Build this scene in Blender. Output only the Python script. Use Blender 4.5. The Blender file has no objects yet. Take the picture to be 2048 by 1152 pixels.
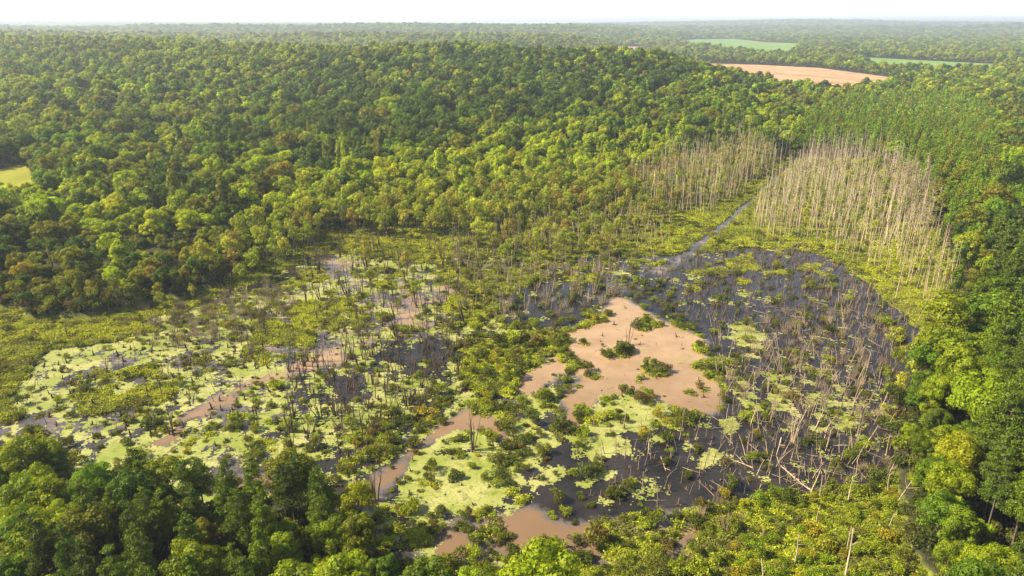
import bpy, math, random
import numpy as np
from mathutils import Matrix, Vector

# ------------------------------------------------------------------ camera, world, sun, exposure
scene = bpy.context.scene
C = scene.collection
RNG = np.random.default_rng(11)
random.seed(11)
F = 1462.0                       # focal length in photograph pixels (2048 wide)
PITCH = math.radians(19.9)       # the drone looks down by this much
H = 80.0                         # flying height over the water
SP, CP = math.sin(PITCH), math.cos(PITCH)
SUN_EL = math.radians(41)
SUN_AZ = math.radians(183)       # direction towards the sun, counter-clockwise from +X (left)

cam_d = bpy.data.cameras.new('camera')
cam = bpy.data.objects.new('camera', cam_d)
C.objects.link(cam)
cam.location = (0, 0, H)
cam.rotation_euler = (math.pi / 2 - PITCH, 0, 0)
cam_d.sensor_width = 36
cam_d.lens = 36 * F / 2048
cam_d.clip_start = 1
cam_d.clip_end = 60000
scene.camera = cam

world = bpy.data.worlds.new('World')
scene.world = world
world.use_nodes = True
wn = world.node_tree
for n in list(wn.nodes):
    wn.nodes.remove(n)
sky = wn.nodes.new('ShaderNodeTexSky')
sky.sky_type = 'NISHITA'
sky.sun_disc = False
sky.sun_elevation = SUN_EL
sky.sun_rotation = math.radians(90) - SUN_AZ      # Nishita: 0 = +Y, clockwise
sky.altitude = 100
sky.air_density = 0.8
sky.dust_density = 1.0
sky.ozone_density = 1.0
bg = wn.nodes.new('ShaderNodeBackground')
bg.inputs['Strength'].default_value = 0.06
wo = wn.nodes.new('ShaderNodeOutputWorld')
# milky summer veil, thickest towards the horizon all the way round
_tc = wn.nodes.new('ShaderNodeTexCoord'); _sx = wn.nodes.new('ShaderNodeSeparateXYZ'); wn.links.new(_tc.outputs['Generated'], _sx.inputs[0])
_mr = wn.nodes.new('ShaderNodeMapRange'); _mr.interpolation_type = 'SMOOTHSTEP'
_mr.inputs[1].default_value = 0.0; _mr.inputs[2].default_value = 0.32; _mr.inputs[3].default_value = 1.0; _mr.inputs[4].default_value = 0.12
wn.links.new(_sx.outputs['Z'], _mr.inputs[0])
_vs = wn.nodes.new('ShaderNodeVectorMath'); _vs.operation = 'SCALE'; _vs.inputs[0].default_value = (7.4, 7.5, 8.0)
wn.links.new(_mr.outputs[0], _vs.inputs['Scale'])
_va = wn.nodes.new('ShaderNodeVectorMath'); _va.operation = 'ADD'
wn.links.new(sky.outputs[0], _va.inputs[0]); wn.links.new(_vs.outputs[0], _va.inputs[1])
wn.links.new(_va.outputs[0], bg.inputs['Color'])
wn.links.new(bg.outputs[0], wo.inputs['Surface'])

sun_d = bpy.data.lights.new('sun', 'SUN')
sun_d.energy = 5.0
sun_d.angle = math.radians(0.5)
sun_d.color = (1.0, 0.87, 0.64)
sun = bpy.data.objects.new('sun', sun_d)
C.objects.link(sun)
SUNV = Vector((math.cos(SUN_EL) * math.cos(SUN_AZ), math.cos(SUN_EL) * math.sin(SUN_AZ), math.sin(SUN_EL)))
sun.rotation_euler = SUNV.to_track_quat('Z', 'Y').to_euler()
sun.location = (-200, 60, 300)

scene.view_settings.view_transform = 'Standard'
scene.view_settings.look = 'None'
scene.view_settings.exposure = 1.38
scene.view_settings.gamma = 1.0
scene.view_settings.use_curve_mapping = False
scene.cycles.max_bounces = 5
scene.cycles.diffuse_bounces = 2
scene.cycles.glossy_bounces = 2
scene.cycles.transmission_bounces = 2
scene.cycles.volume_bounces = 0
scene.cycles.use_denoising = True

# ------------------------------------------------------------------ picture <-> ground geometry
def G(px, py, z=0.0):
    """Where the sight line through a photograph pixel meets the plane at height z."""
    px = np.asarray(px, float); py = np.asarray(py, float)
    u = (px - 1024) / F; v = (576 - py) / F
    dy = CP + v * SP; dz = -SP + v * CP
    t = (z - H) / dz
    return u * t, dy * t

def PIX(x, y, z):
    """Photograph pixel of a world point."""
    dz = z - H
    dep = y * CP - dz * SP
    up = y * SP + dz * CP
    return 1024 + F * x / dep, 576 - F * up / dep

def poly(pts):
    a = np.array(pts, float)
    x, y = G(a[:, 0], a[:, 1])
    return np.stack([x, y], 1)

def inside(x, y, P):
    x0, y0 = P.min(0); x1, y1 = P.max(0)
    out = np.zeros(x.shape, bool)
    sel = (x >= x0) & (x <= x1) & (y >= y0) & (y <= y1)
    if not sel.any():
        return out
    xs, ys = x[sel], y[sel]
    r = np.zeros(xs.shape, bool)
    n = len(P)
    for i in range(n):
        ax, ay = P[i]; bx, by = P[(i + 1) % n]
        if ay == by:
            continue
        c = ((ay > ys) != (by > ys)) & (xs < (bx - ax) * (ys - ay) / (by - ay) + ax)
        r ^= c
    out[sel] = r
    return out

# ------------------------------------------------------------------ numpy noise
_T = np.random.default_rng(5).random((256, 256))
def vnoise(x, y):
    xi = np.floor(x).astype(np.int64); yi = np.floor(y).astype(np.int64)
    fx = x - xi; fy = y - yi
    fx = fx * fx * (3 - 2 * fx); fy = fy * fy * (3 - 2 * fy)
    a = _T[xi & 255, yi & 255]; b = _T[(xi + 1) & 255, yi & 255]
    c = _T[xi & 255, (yi + 1) & 255]; d = _T[(xi + 1) & 255, (yi + 1) & 255]
    return (a * (1 - fx) + b * fx) * (1 - fy) + (c * (1 - fx) + d * fx) * fy

def fbm(x, y, s, o=4, seed=0.0):
    x = np.asarray(x, float) / s + seed * 17.31 + 1000.5; y = np.asarray(y, float) / s + seed * 9.77 + 1000.5
    t = 0; a = 1.0; w = 0
    for k in range(o):
        t = t + a * vnoise(x, y); w += a; a *= 0.55
        x = x * 2.03 + 13.7; y = y * 2.03 + 7.1
    return t / w            # about 0..1, mean .5

def sm(a, b, x):
    t = np.clip((x - a) / (b - a), 0, 1)
    return t * t * (3 - 2 * t)

def rank01(n):
    """maps fbm output to a roughly uniform 0..1"""
    return 1 / (1 + np.exp(-(n - 0.5) * 14))

# ------------------------------------------------------------------ map of the place
SWAMP = poly([(-160, 600), (60, 632), (150, 640), (300, 612), (400, 585), (480, 540), (560, 490), (690, 455), (820, 440),
              (960, 436), (1100, 425), (1240, 372), (1340, 335), (1440, 318), (1520, 314), (1580, 318), (1700, 318),
              (1790, 338), (1835, 400), (1868, 440), (1886, 500), (1912, 570), (1922, 640), (1925, 690), (1880, 730), (1840, 780),
              (1790, 850), (1778, 960), (1800, 1050), (1830, 1120), (1880, 1220), (1960, 2500), (1330, 2500), (1250, 1400), (1180, 1330), (1050, 1260), (920, 1240),
              (850, 1210), (790, 1150), (730, 1090), (650, 1050), (560, 1030), (480, 1035), (330, 1030), (250, 1010), (100, 985), (-60, 965),
              (-200, 960)])
# name, polygon, dict(mud, mat, duck, shrub)
REG = []
def reg(pts, **k):
    REG.append((poly(pts), k))
# left marsh
reg([(-160, 590), (60, 620), (300, 600), (410, 590), (340, 655), (230, 682), (100, 700), (60, 740), (35, 790), (66, 820), (40, 840), (-160, 870)], mat=.93, duck=.15, shrub=.22, mud=.0)
# middle meadow
reg([(400, 590), (480, 530), (560, 480), (700, 440), (960, 425), (1100, 415), (1200, 400), (1300, 420), (1350, 480), (1340, 512), (1200, 505),
     (1080, 525), (1000, 510), (900, 520), (760, 515), (640, 505), (600, 525), (500, 570), (420, 600)], mat=.86, duck=.3, shrub=.4, mud=.1)
# left duckweed lake
reg([(60, 740), (100, 705), (230, 682), (330, 660), (450, 640), (600, 600), (640, 680), (560, 720), (640, 740), (600, 800), (560, 900),
     (560, 1000), (400, 1010), (250, 960), (120, 930), (-100, 930), (-100, 860), (40, 845), (66, 820), (35, 790)], duck=.60, mat=.15, mud=.24, shrub=.4)
reg([(300, 640), (450, 600), (600, 560), (640, 620), (600, 660), (440, 680), (330, 690)], duck=.6, mat=.22, mud=.35, shrub=.55)
# centre left
reg([(600, 525), (760, 515), (900, 520), (1000, 520), (1000, 640), (900, 690), (720, 690), (640, 680), (590, 600)], mat=.42, duck=.55, mud=.35, shrub=.4)
# dense standing dead wood over duckweed
reg([(600, 720), (700, 690), (900, 680), (930, 760), (880, 850), (760, 960), (700, 1000), (560, 960), (560, 900), (600, 800)], duck=.58, mat=.12, mud=.1, shrub=.5)
reg([(900, 640), (1000, 620), (1100, 650), (1100, 670), (1000, 690), (930, 710)], duck=.5, mat=.35, mud=.1, shrub=.5)
# green mats in the middle
reg([(900, 575), (960, 545), (1080, 530), (1100, 560), (1060, 600), (960, 650), (900, 630)], mat=.92, duck=.3, shrub=.3, mud=.1)
reg([(500, 650), (560, 638), (640, 655), (650, 690), (600, 702), (510, 682)], mat=1, duck=0, shrub=.05, mud=0)
reg([(590, 612), (700, 592), (722, 640), (715, 670), (650, 650), (590, 640)], mat=1, duck=0, shrub=.05, mud=0)
reg([(150, 802), (200, 770), (240, 768), (240, 790), (330, 768), (352, 800), (260, 818), (170, 830)], mat=1, duck=0, shrub=.05, mud=0)
reg([(240, 745), (330, 742), (345, 762), (250, 768)], mat=.9, duck=.5, shrub=.1, mud=0)
reg([(472, 703), (530, 703), (530, 724), (475, 724)], mat=1, duck=0, shrub=.0, mud=0)
reg([(558, 700), (590, 700), (590, 716), (560, 716)], mat=1, duck=0, shrub=.0, mud=0)
reg([(205, 728), (245, 728), (240, 745), (210, 744)], mat=1, duck=0, shrub=.0, mud=0)
reg([(410, 480), (600, 470), (600, 500), (480, 560), (400, 570)], mat=1, duck=0, shrub=.6, mud=0)
# dark water round the centre
reg([(1000, 590), (1120, 560), (1250, 580), (1190, 640), (1110, 665), (1010, 645)], mat=.08, duck=.16, mud=.05, shrub=.25)
reg([(1090, 530), (1340, 508), (1420, 500), (1400, 560), (1250, 585), (1120, 560)], mat=.22, duck=.3, mud=.2, shrub=.35)
reg([(770, 680), (880, 672), (905, 740), (830, 755), (770, 720)], mat=.02, duck=.25, mud=.0, shrub=.1)
reg([(645, 762), (720, 752), (762, 792), (690, 800)], mat=0, duck=.04, mud=.12, shrub=0)
reg([(585, 785), (628, 792), (610, 812), (588, 806)], mat=0, duck=.04, mud=.12, shrub=0)
reg([(130, 800), (150, 765), (100, 760), (70, 800), (110, 825)], mat=.03, duck=.7, mud=.2, shrub=.1)
# open grey water on the left
reg([(490, 680), (590, 690), (640, 702), (600, 717), (500, 702)], mat=0, duck=.12, mud=.35, shrub=0)
reg([(585, 605), (560, 650), (600, 640), (640, 655), (690, 668), (705, 690), (645, 722), (605, 702), (650, 690), (645, 660), (600, 650)], mat=.03, duck=.15, mud=.4, shrub=.05)
reg([(185, 692), (290, 706), (295, 738), (200, 730)], mat=0, duck=.2, mud=.35, shrub=.05)
reg([(40, 832), (110, 838), (125, 872), (60, 870), (30, 850)], mat=0, duck=.1, mud=.35, shrub=.0)
reg([(640, 507), (700, 518), (740, 556), (795, 606), (770, 622), (692, 562), (650, 545)], mat=.03, duck=.35, mud=.4, shrub=.1)
reg([(800, 596), (900, 568), (916, 590), (832, 652), (752, 664), (780, 622)], mat=.06, duck=.2, mud=.5, shrub=.15)
# mud streams
reg([(640, 715), (700, 684), (676, 742), (590, 748), (512, 768), (462, 806), (372, 836), (322, 900), (306, 880), (376, 818), (440, 790), (500, 756), (565, 733)], mat=0, duck=.12, mud=.75, shrub=.03)
# shrubby islands
reg([(930, 705), (1000, 680), (1100, 664), (1152, 692), (1120, 710), (1080, 722), (1040, 762), (1000, 792), (960, 784), (920, 752)], mat=.96, duck=0, shrub=1.3, mud=0)
reg([(860, 760), (960, 790), (905, 832), (850, 872), (800, 905), (700, 960), (690, 900), (760, 840)], mat=.5, duck=.55, shrub=1.2, mud=.1)
reg([(930, 800), (1010, 800), (1045, 815), (1030, 835), (965, 832), (940, 820)], mat=.8, duck=.2, shrub=1.3, mud=0)
reg([(1080, 760), (1150, 750), (1140, 800), (1080, 840), (1040, 820), (1060, 780)], mat=.12, duck=.4, mud=.1, shrub=.7)
# right dark swamp
reg([(1370, 512), (1480, 492), (1600, 492), (1680, 528), (1740, 570), (1800, 620), (1842, 690), (1810, 740), (1770, 850), (1800, 960), (1700, 985), (1600, 992),
     (1450, 995), (1300, 1010), (1180, 1060), (1050, 1010), (1020, 930), (1100, 880), (1200, 850), (1330, 850), (1440, 835), (1450, 780), (1420, 760),
     (1405, 700), (1430, 650), (1330, 640), (1270, 600), (1300, 560)], mat=.05, duck=.13, mud=.04, shrub=.2)
reg([(1430, 652), (1500, 636), (1535, 720), (1450, 705)], mat=.2, duck=.62, mud=0, shrub=.2)
reg([(1440, 762), (1520, 748), (1660, 742), (1730, 850), (1600, 880), (1500, 830)], mat=.1, duck=.42, mud=0, shrub=.3)
reg([(1560, 540), (1760, 620), (1780, 700), (1620, 690), (1550, 600)], mat=.06, duck=.1, mud=0, shrub=.22)
reg([(1448, 524), (1500, 508), (1524, 540), (1500, 546), (1446, 544)], mat=1, duck=.3, mud=0, shrub=0)
reg([(1378, 538), (1440, 534), (1446, 548), (1385, 548)], mat=1, duck=.3, mud=0, shrub=0)
reg([(1528, 545), (1578, 540), (1575, 552), (1532, 553)], mat=1, duck=.3, mud=0, shrub=0)
reg([(1598, 536), (1636, 532), (1640, 547), (1602, 549)], mat=1, duck=.3, mud=0, shrub=0)
reg([(1475, 555), (1496, 553), (1494, 568), (1478, 567)], mat=1, duck=.3, mud=0, shrub=0)
reg([(1376, 572), (1402, 572), (1400, 584), (1378, 584)], mat=1, duck=.3, mud=0, shrub=0)
# brown pool and its arms
reg([(1228, 592), (1262, 590), (1300, 628), (1345, 660), (1392, 674), (1420, 690), (1402, 704), (1412, 760), (1446, 785), (1434, 836), (1370, 828),
     (1330, 805), (1270, 790), (1205, 797), (1172, 850), (1125, 838), (1150, 782), (1180, 752), (1128, 742), (1128, 702), (1160, 690), (1125, 668), (1190, 640)], mat=0, duck=0, mud=1, shrub=0.015)
reg([(1078, 728), (1150, 700), (1162, 760), (1110, 748), (1050, 794), (996, 796), (1040, 762)], mat=0, duck=0, mud=1, shrub=.04)
reg([(1395, 722), (1468, 726), (1472, 744), (1405, 742)], mat=1, duck=0, mud=0, shrub=.5)
reg([(930, 820), (960, 838), (1000, 845), (1034, 836), (1012, 872), (1002, 892), (965, 868), (922, 872), (882, 897), (832, 932), (800, 956), (780, 948), (830, 900), (862, 872), (892, 842)], mat=0, duck=0, mud=1, shrub=0)
reg([(700, 992), (762, 965), (790, 950), (790, 962), (750, 1012), (700, 1015)], mat=0, duck=.1, mud=.7, shrub=0)
reg([(1000, 1090), (1008, 1035), (1050, 1012), (1100, 1048), (1200, 1052), (1180, 1066), (1085, 1076), (1052, 1106)], mat=0, duck=0, mud=1, shrub=0)
reg([(856, 1092), (925, 1082), (915, 1140), (866, 1136)], mat=0, duck=.03, mud=1, shrub=0)
reg([(480, 945), (560, 948), (575, 968), (480, 975)], mat=0, duck=.1, mud=1, shrub=0)
for (px_, py_, wx_, wy_) in ((1320, 736, 26, 9), (1250, 706, 24, 9), (1215, 712, 12, 6), (1284, 765, 14, 12), (1184, 688, 9, 6), (1172, 684, 6, 4), (1405, 778, 20, 8), (1412, 756, 18, 7), (1195, 758, 14, 6),
                            (1300, 655, 16, 9), (1150, 742, 14, 10), (1125, 722, 18, 12), (1395, 735, 14, 8), (1190, 640, 16, 8), (1290, 640, 12, 8), (1210, 630, 9, 5), (960, 822, 16, 9), (1000, 860, 18, 6), (905, 845, 8, 4), (1085, 1072, 12, 6), (1155, 832, 12, 7)):
    reg([(px_ + wx_ * math.cos(t), py_ + wy_ * math.sin(t)) for t in np.linspace(0, 6.0, 9)], mat=.8, duck=.1, mud=.8, shrub=1.3)
# bright duckweed sheets
reg([(895, 872), (960, 868), (985, 900), (1030, 920), (1042, 955), (1010, 970), (1000, 1010), (900, 1060), (830, 1060), (782, 985), (808, 952), (860, 900)], mat=.10, duck=.84, mud=0, shrub=.55)
reg([(1008, 858), (1040, 838), (1085, 850), (1112, 880), (1082, 932), (1040, 925), (1005, 892)], mat=.12, duck=.76, mud=0, shrub=.7)
reg([(1060, 945), (1130, 930), (1135, 955), (1080, 965)], mat=.1, duck=.85, mud=0, shrub=.2)
reg([(1165, 958), (1235, 935), (1240, 955), (1170, 972)], mat=0, duck=.95, mud=0, shrub=0)
reg([(1188, 802), (1290, 792), (1375, 838), (1330, 856), (1280, 872), (1200, 862), (1150, 842)], mat=.14, duck=.68, mud=0, shrub=.7)
reg([(1140, 862), (1250, 850), (1260, 890), (1200, 920), (1145, 905)], mat=.05, duck=.6, mud=0, shrub=.3)
reg([(1390, 905), (1425, 895), (1420, 925), (1392, 928)], mat=0, duck=.95, mud=0, shrub=0)
reg([(1445, 838), (1476, 838), (1474, 870), (1448, 876)], mat=0, duck=.85, mud=0, shrub=0)
# shrub belts along the bottom
reg([(800, 1060), (1000, 1020), (1000, 1092), (1052, 1108), (1085, 1078), (1180, 1068), (1300, 1020), (1400, 1000), (1480, 1005), (1500, 1152), (1500, 2500), (1330, 2500), (1200, 1330), (1050, 1240), (900, 1230), (930, 1140), (920, 1084), (856, 1092), (830, 1130)],
    mat=.5, duck=.25, mud=.45, shrub=1.1)
reg([(1470, 1015), (1560, 1000), (1640, 985), (1700, 985), (1790, 960), (1838, 1050), (1860, 1100), (1880, 2500), (1480, 2500)], mat=1, duck=0, mud=.1, shrub=1.5)
# green marsh under the dead pines
reg([(1340, 508), (1420, 440), (1520, 330), (1700, 318), (1790, 335), (1870, 440), (1890, 500), (1915, 560), (1930, 690), (1890, 730), (1830, 740), (1842, 690), (1800, 620),
     (1740, 570), (1680, 528), (1600, 495), (1480, 494), (1400, 508)], mat=.985, duck=.3, mud=0, shrub=.12)
reg([(1100, 440), (1240, 385), (1440, 320), (1565, 325), (1480, 400), (1400, 470), (1340, 512), (1300, 425)], mat=.95, duck=.3, mud=0, shrub=.2)
DITCH = poly([(1592, 318), (1530, 375), (1470, 430), (1425, 468), (1372, 510), (1320, 545)])

# raster of the map over the swamp, half-metre cells
X0, X1, Y0, Y1, CELL = -330.0, 360.0, 45.0, 520.0, 0.5
gx = np.arange(X0, X1, CELL); gy = np.arange(Y0, Y1, CELL)
GX, GY = np.meshgrid(gx, gy, indexing='ij')
wx = GX + (fbm(GX, GY, 9, 5, 1) - .5) * 9 * np.clip(GY / 180, .6, 1.5)
wy = GY + (fbm(GX, GY, 9, 5, 2) - .5) * 13 * np.clip(GY / 180, .6, 1.8)
M = {k: np.full(GX.shape, v, np.float32) for k, v in dict(mud=.1, mat=.3, duck=.3, shrub=.4).items()}
M['wet'] = inside(wx, wy, SWAMP).astype(np.float32)
for P, k in REG:
    s = inside(wx, wy, P)
    for key, v in k.items():
        M[key][s] = v
dd = np.full(GX.shape, 1e9)
for i in range(len(DITCH) - 1):
    a, b = DITCH[i], DITCH[i + 1]
    L2 = ((b - a) ** 2).sum()
    t = np.clip(((GX - a[0]) * (b[0] - a[0]) + (GY - a[1]) * (b[1] - a[1])) / L2, 0, 1)
    d = np.hypot(GX - a[0] - t * (b[0] - a[0]), GY - a[1] - t * (b[1] - a[1]))
    dd = np.minimum(dd, d)
dd += (fbm(GX, GY, 5, 3, 4) - .5) * 2.2
s = dd < 1.6 + .9 * sm(330, 250, GY)
for key, v in dict(mud=.35, mat=0.0, duck=.1, shrub=0.05).items():
    M[key][s] = v
def blur(a, n):
    for _ in range(n):
        a = (a + np.roll(a, 1, 0) + np.roll(a, -1, 0)) / 3
        a = (a + np.roll(a, 1, 1) + np.roll(a, -1, 1)) / 3
    return a
_e = blur((M['mud'] > .6).astype(np.float32), 7); _e = 4 * _e * (1 - _e)
_rag = (_e > .35) & (fbm(GX, GY, 7, 3, 12) > .50) & (fbm(GX, GY, 2.5, 3, 13) > .44) & (GY < 300) & (GY > 150) & (GX > 5)
M['mat'][_rag] = np.maximum(M['mat'][_rag], .62); M['shrub'][_rag] = np.maximum(M['shrub'][_rag], .8); M['duck'][_rag] = np.maximum(M['duck'][_rag], .4)
matn = .6 * rank01(fbm(GX, GY, 7, 5, 6)) + .4 * rank01(fbm(GX, GY, 2.2, 3, 7))
matb = ((matn < M['mat']) & (M['wet'] > .5)).astype(np.float32)
M['matb'] = blur(matb, 1)
duckn = .40 * rank01(fbm(GX, GY, 9, 4, 8)) + .60 * rank01(fbm(GX, GY * .8, 2.4, 5, 9))
M['duckv'] = blur(M['duck'], 1) - duckn * .98
_mb = blur(M['mud'], 9)
M['mudv'] = np.clip(_mb + (fbm(GX, GY, 3.5, 4, 10) - .5) * 3.4 * _mb * (1 - _mb), 0, 1)
del matn, duckn, wx, wy
def look(key, x, y, default=0.0):
    i = ((np.asarray(x) - X0) / CELL).astype(int); j = ((np.asarray(y) - Y0) / CELL).astype(int)
    ok = (i >= 0) & (j >= 0) & (i < len(gx)) & (j < len(gy))
    out = np.full(np.shape(x), default, float)
    out[ok] = M[key][i[ok], j[ok]]
    return out
def lookb(key, x, y):
    fx = (np.asarray(x) - X0) / CELL; fy = (np.asarray(y) - Y0) / CELL
    i = np.clip(np.floor(fx).astype(int), 0, len(gx) - 2); j = np.clip(np.floor(fy).astype(int), 0, len(gy) - 2)
    a = np.clip(fx - i, 0, 1); b = np.clip(fy - j, 0, 1); A = M[key]
    v = (A[i, j] * (1 - a) + A[i + 1, j] * a) * (1 - b) + (A[i, j + 1] * (1 - a) + A[i + 1, j + 1] * a) * b
    ok = (fx > 0) & (fy > 0) & (fx < len(gx) - 1) & (fy < len(gy) - 1)
    return np.where(ok, v, 0.0)

# fields (near edges run on behind the trees that hide them)
FIELDS = {
    'brown_field': [poly([(1385, 129), (1520, 133), (1640, 139.5), (1775, 158), (1810, 178), (1700, 196), (1560, 190), (1430, 166)])],
    'green_field': [poly([(1385, 80), (1470, 79), (1530, 86), (1600, 88), (1592, 106), (1580, 116), (1500, 112), (1400, 97), (1340, 88)]),
                    poly([(1725, 117), (1850, 124), (1985, 131), (1995, 150), (1850, 150), (1735, 140)])],
    'reddish_field': [poly([(1222, 95), (1285, 95), (1290, 112), (1215, 112)])],
    'meadow': [poly([(-120, 352), (0, 349), (48, 337), (64, 352), (82, 372), (95, 420), (60, 430), (-40, 426), (-120, 430)])],
}
ALLF = [P for v in FIELDS.values() for P in v]

# ------------------------------------------------------------------ terrain height
def drop(py):
    v = (576 - py) / F
    return (SP - v * CP) / (CP + v * SP)
_c = np.array([(-700, 74, 1500), (0, 71, 1400), (200, 73, 1300), (400, 84, 1150), (600, 91, 1050), (900, 95, 950), (1150, 96, 880), (1260, 101, 830),
               (1330, 114, 800), (1400, 132, 780), (1460, 152, 760), (1560, 172, 740), (1640, 190, 730), (3000, 190, 730)], float)
_cu = (_c[:, 0] - 1024) / F * CP
_ch = np.clip(H - _c[:, 2] * drop(_c[:, 1]) - 15.5, 1, 60)
_r = np.array([(-900, 44), (0, 43), (250, 44.5), (500, 46), (800, 46.5), (1080, 48.5), (1200, 46.5), (1330, 44), (1480, 41.5), (1600, 39), (1720, 40), (1850, 43.5), (2048, 44.5), (3000, 45)], float)
_ru = (_r[:, 0] - 1024) / F * CP
def height(x, y):
    x = np.asarray(x, float); y = np.asarray(y, float)
    ys = np.maximum(y, 1)
    u = np.clip(x / ys, -3, 3)
    yc = np.interp(u, _cu, _c[:, 2]); hc = np.interp(u, _cu, _ch)
    y0 = 380 + 0 * u
    y0 = np.where(u > 0, 380 + np.clip(u, 0, .3) * 500, y0)
    t = np.clip((ys - y0) / (yc - y0), 0, 1)
    front = hc * (0.3 * t + .7 * t * t * (3 - 2 * t))
    back = hc * (1 - sm(0, 500, ys - yc))
    z = np.where(ys < yc, front, back)
    z = z + (fbm(x, y, 140, 3, 20) - .5) * 13 * sm(.05, .4, t) * sm(0, 12, hc) * (1 - sm(1200, 1800, ys))
    # second ridges
    n1 = fbm(x, y, 900, 3, 21)
    w2 = sm(-.9, -.7, u) * (1 - sm(.06, .16, u))
    z = z + (40 + 26 * (n1 - .5)) * np.exp(-((ys - 2250) / 420) ** 2) * w2
    lf = 1 - sm(.05, .3, u)
    z = z + (52 + 40 * (fbm(x, y, 1300, 3, 22) - .5)) * np.exp(-((ys - 4300) / 800) ** 2) * (lf * .9 + .1)
    z = z + (34 + 50 * (fbm(x, y, 900, 3, 26) - .5)) * np.exp(-((ys - 6000) / 700) ** 2) * (.35 + .65 * sm(-.5, .1, u))
    # far rim
    rim = H - 11000 * drop(np.interp(u, _ru, _r[:, 1])) - 16
    z = z + (rim - 0) * sm(5200, 11000, ys) * (1 - .4 * sm(11000, 15000, ys)) + (fbm(x, y, 1500, 3, 23) - .5) * 34 * sm(4000, 7000, ys) * (1 - sm(8500, 10800, ys))
    z = z + (fbm(x, y, 260, 3, 24) - .5) * 9 * sm(1500, 2500, ys) * (1 - sm(9000, 11000, ys)) + 2.0
    # flatten fields
    fl = np.zeros(z.shape, bool)
    for k in ('brown_field', 'green_field', 'reddish_field'):
        for P in FIELDS[k]:
            c = P.mean(0)
            fl |= inside(x, y, c + (P - c) * 1.12)
    z = np.where(fl, 3.0, z)
    # low country round the valley on the right
    # swamp
    near = (x > X0 + 3) & (x < X1 - 3) & (y > Y0 + 3) & (y < Y1 - 3)
    wet = np.where(near, lookb('wet', x, y), 0)
    mat = np.where(near, lookb('matb', x, y), 0)
    bump = (fbm(x, y, 2.6, 4, 30) - .5) * .9 + (fbm(x, y, 9, 3, 31) - .5) * .7
    bump = bump * 1.7
    zs = -0.55 + mat * np.maximum(0.95 + bump, .66)
    z = z * (1 - wet) + zs * wet
    m = inside(x, y, FIELDS['meadow'][0])
    return z

# ------------------------------------------------------------------ materials
def mat_new(name):
    m = bpy.data.materials.new(name)
    m.use_nodes = True
    nt = m.node_tree
    for n in list(nt.nodes):
        nt.nodes.remove(n)
    out = nt.nodes.new('ShaderNodeOutputMaterial')
    return m, nt, out
def N(nt, t, **k):
    n = nt.nodes.new(t)
    for a, b in k.items():
        if a in n.inputs.keys() if hasattr(n.inputs, 'keys') else False:
            n.inputs[a].default_value = b
        else:
            setattr(n, a, b)
    return n
def mathn(nt, op, a, b=None, c=None):
    n = nt.nodes.new('ShaderNodeMath'); n.operation = op
    for i, v in enumerate((a, b, c)):
        if v is None: continue
        if isinstance(v, (int, float)): n.inputs[i].default_value = v
        else: nt.links.new(v, n.inputs[i])
    return n.outputs[0]
def mixc(nt, fac, a, b, mode='MIX'):
    n = nt.nodes.new('ShaderNodeMix'); n.data_type = 'RGBA'; n.blend_type = mode
    for s, v in ((0, fac), (6, a), (7, b)):
        if isinstance(v, (int, float)): n.inputs[s].default_value = v
        elif isinstance(v, tuple): n.inputs[s].default_value = (*v, 1)
        else: nt.links.new(v, n.inputs[s])
    return n.outputs[2]
def noise(nt, scale, detail=4, rough=.55, coord='pos', vec=None):
    n = nt.nodes.new('ShaderNodeTexNoise')
    n.inputs['Scale'].default_value = scale; n.inputs['Detail'].default_value = detail; n.inputs['Roughness'].default_value = rough
    if vec is None:
        g = nt.nodes.new('ShaderNodeNewGeometry'); vec = g.outputs['Position']
    nt.links.new(vec, n.inputs['Vector'])
    return n.outputs['Fac']
def attr(nt, name, typ='GEOMETRY'):
    n = nt.nodes.new('ShaderNodeAttribute'); n.attribute_type = typ; n.attribute_name = name
    return n
def ramp(nt, x, a, b):
    n = nt.nodes.new('ShaderNodeMapRange'); n.inputs[1].default_value = a; n.inputs[2].default_value = b
    nt.links.new(x, n.inputs[0]); return n.outputs[0]

def leaf_material(name, trans=.45, gloss=.012, var=.55):
    m, nt, out = mat_new(name)
    tint = attr(nt, 'tint', 'INSTANCER').outputs['Color']
    lv = attr(nt, 'leaf_tone').outputs['Fac']
    k = mathn(nt, 'MULTIPLY_ADD', lv, var * 2, 1 - var)
    hs = nt.nodes.new('ShaderNodeVectorMath'); hs.operation = 'SCALE'
    nt.links.new(tint, hs.inputs[0]); nt.links.new(k, hs.inputs['Scale'])
    col = hs.outputs[0]
    d = nt.nodes.new('ShaderNodeBsdfDiffuse'); nt.links.new(col, d.inputs['Color'])
    t = nt.nodes.new('ShaderNodeBsdfTranslucent')
    tc = mixc(nt, 1.0, col, (1.25, 1.15, .35), 'MULTIPLY'); nt.links.new(tc, t.inputs['Color'])
    mx = nt.nodes.new('ShaderNodeMixShader'); mx.inputs[0].default_value = trans
    nt.links.new(d.outputs[0], mx.inputs[1]); nt.links.new(t.outputs[0], mx.inputs[2])
    g = nt.nodes.new('ShaderNodeBsdfGlossy'); g.inputs['Roughness'].default_value = .5; g.inputs['Color'].default_value = (.8, .85, .8, 1)
    m2 = nt.nodes.new('ShaderNodeMixShader'); m2.inputs[0].default_value = gloss
    nt.links.new(mx.outputs[0], m2.inputs[1]); nt.links.new(g.outputs[0], m2.inputs[2])
    nt.links.new(m2.outputs[0], out.inputs['Surface'])
    return m
M_LEAF = leaf_material('leaves')
M_NEEDLE = leaf_material('needles', .25, .015)
M_GRASS = leaf_material('marsh_grass_blades', .35, .01)

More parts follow.
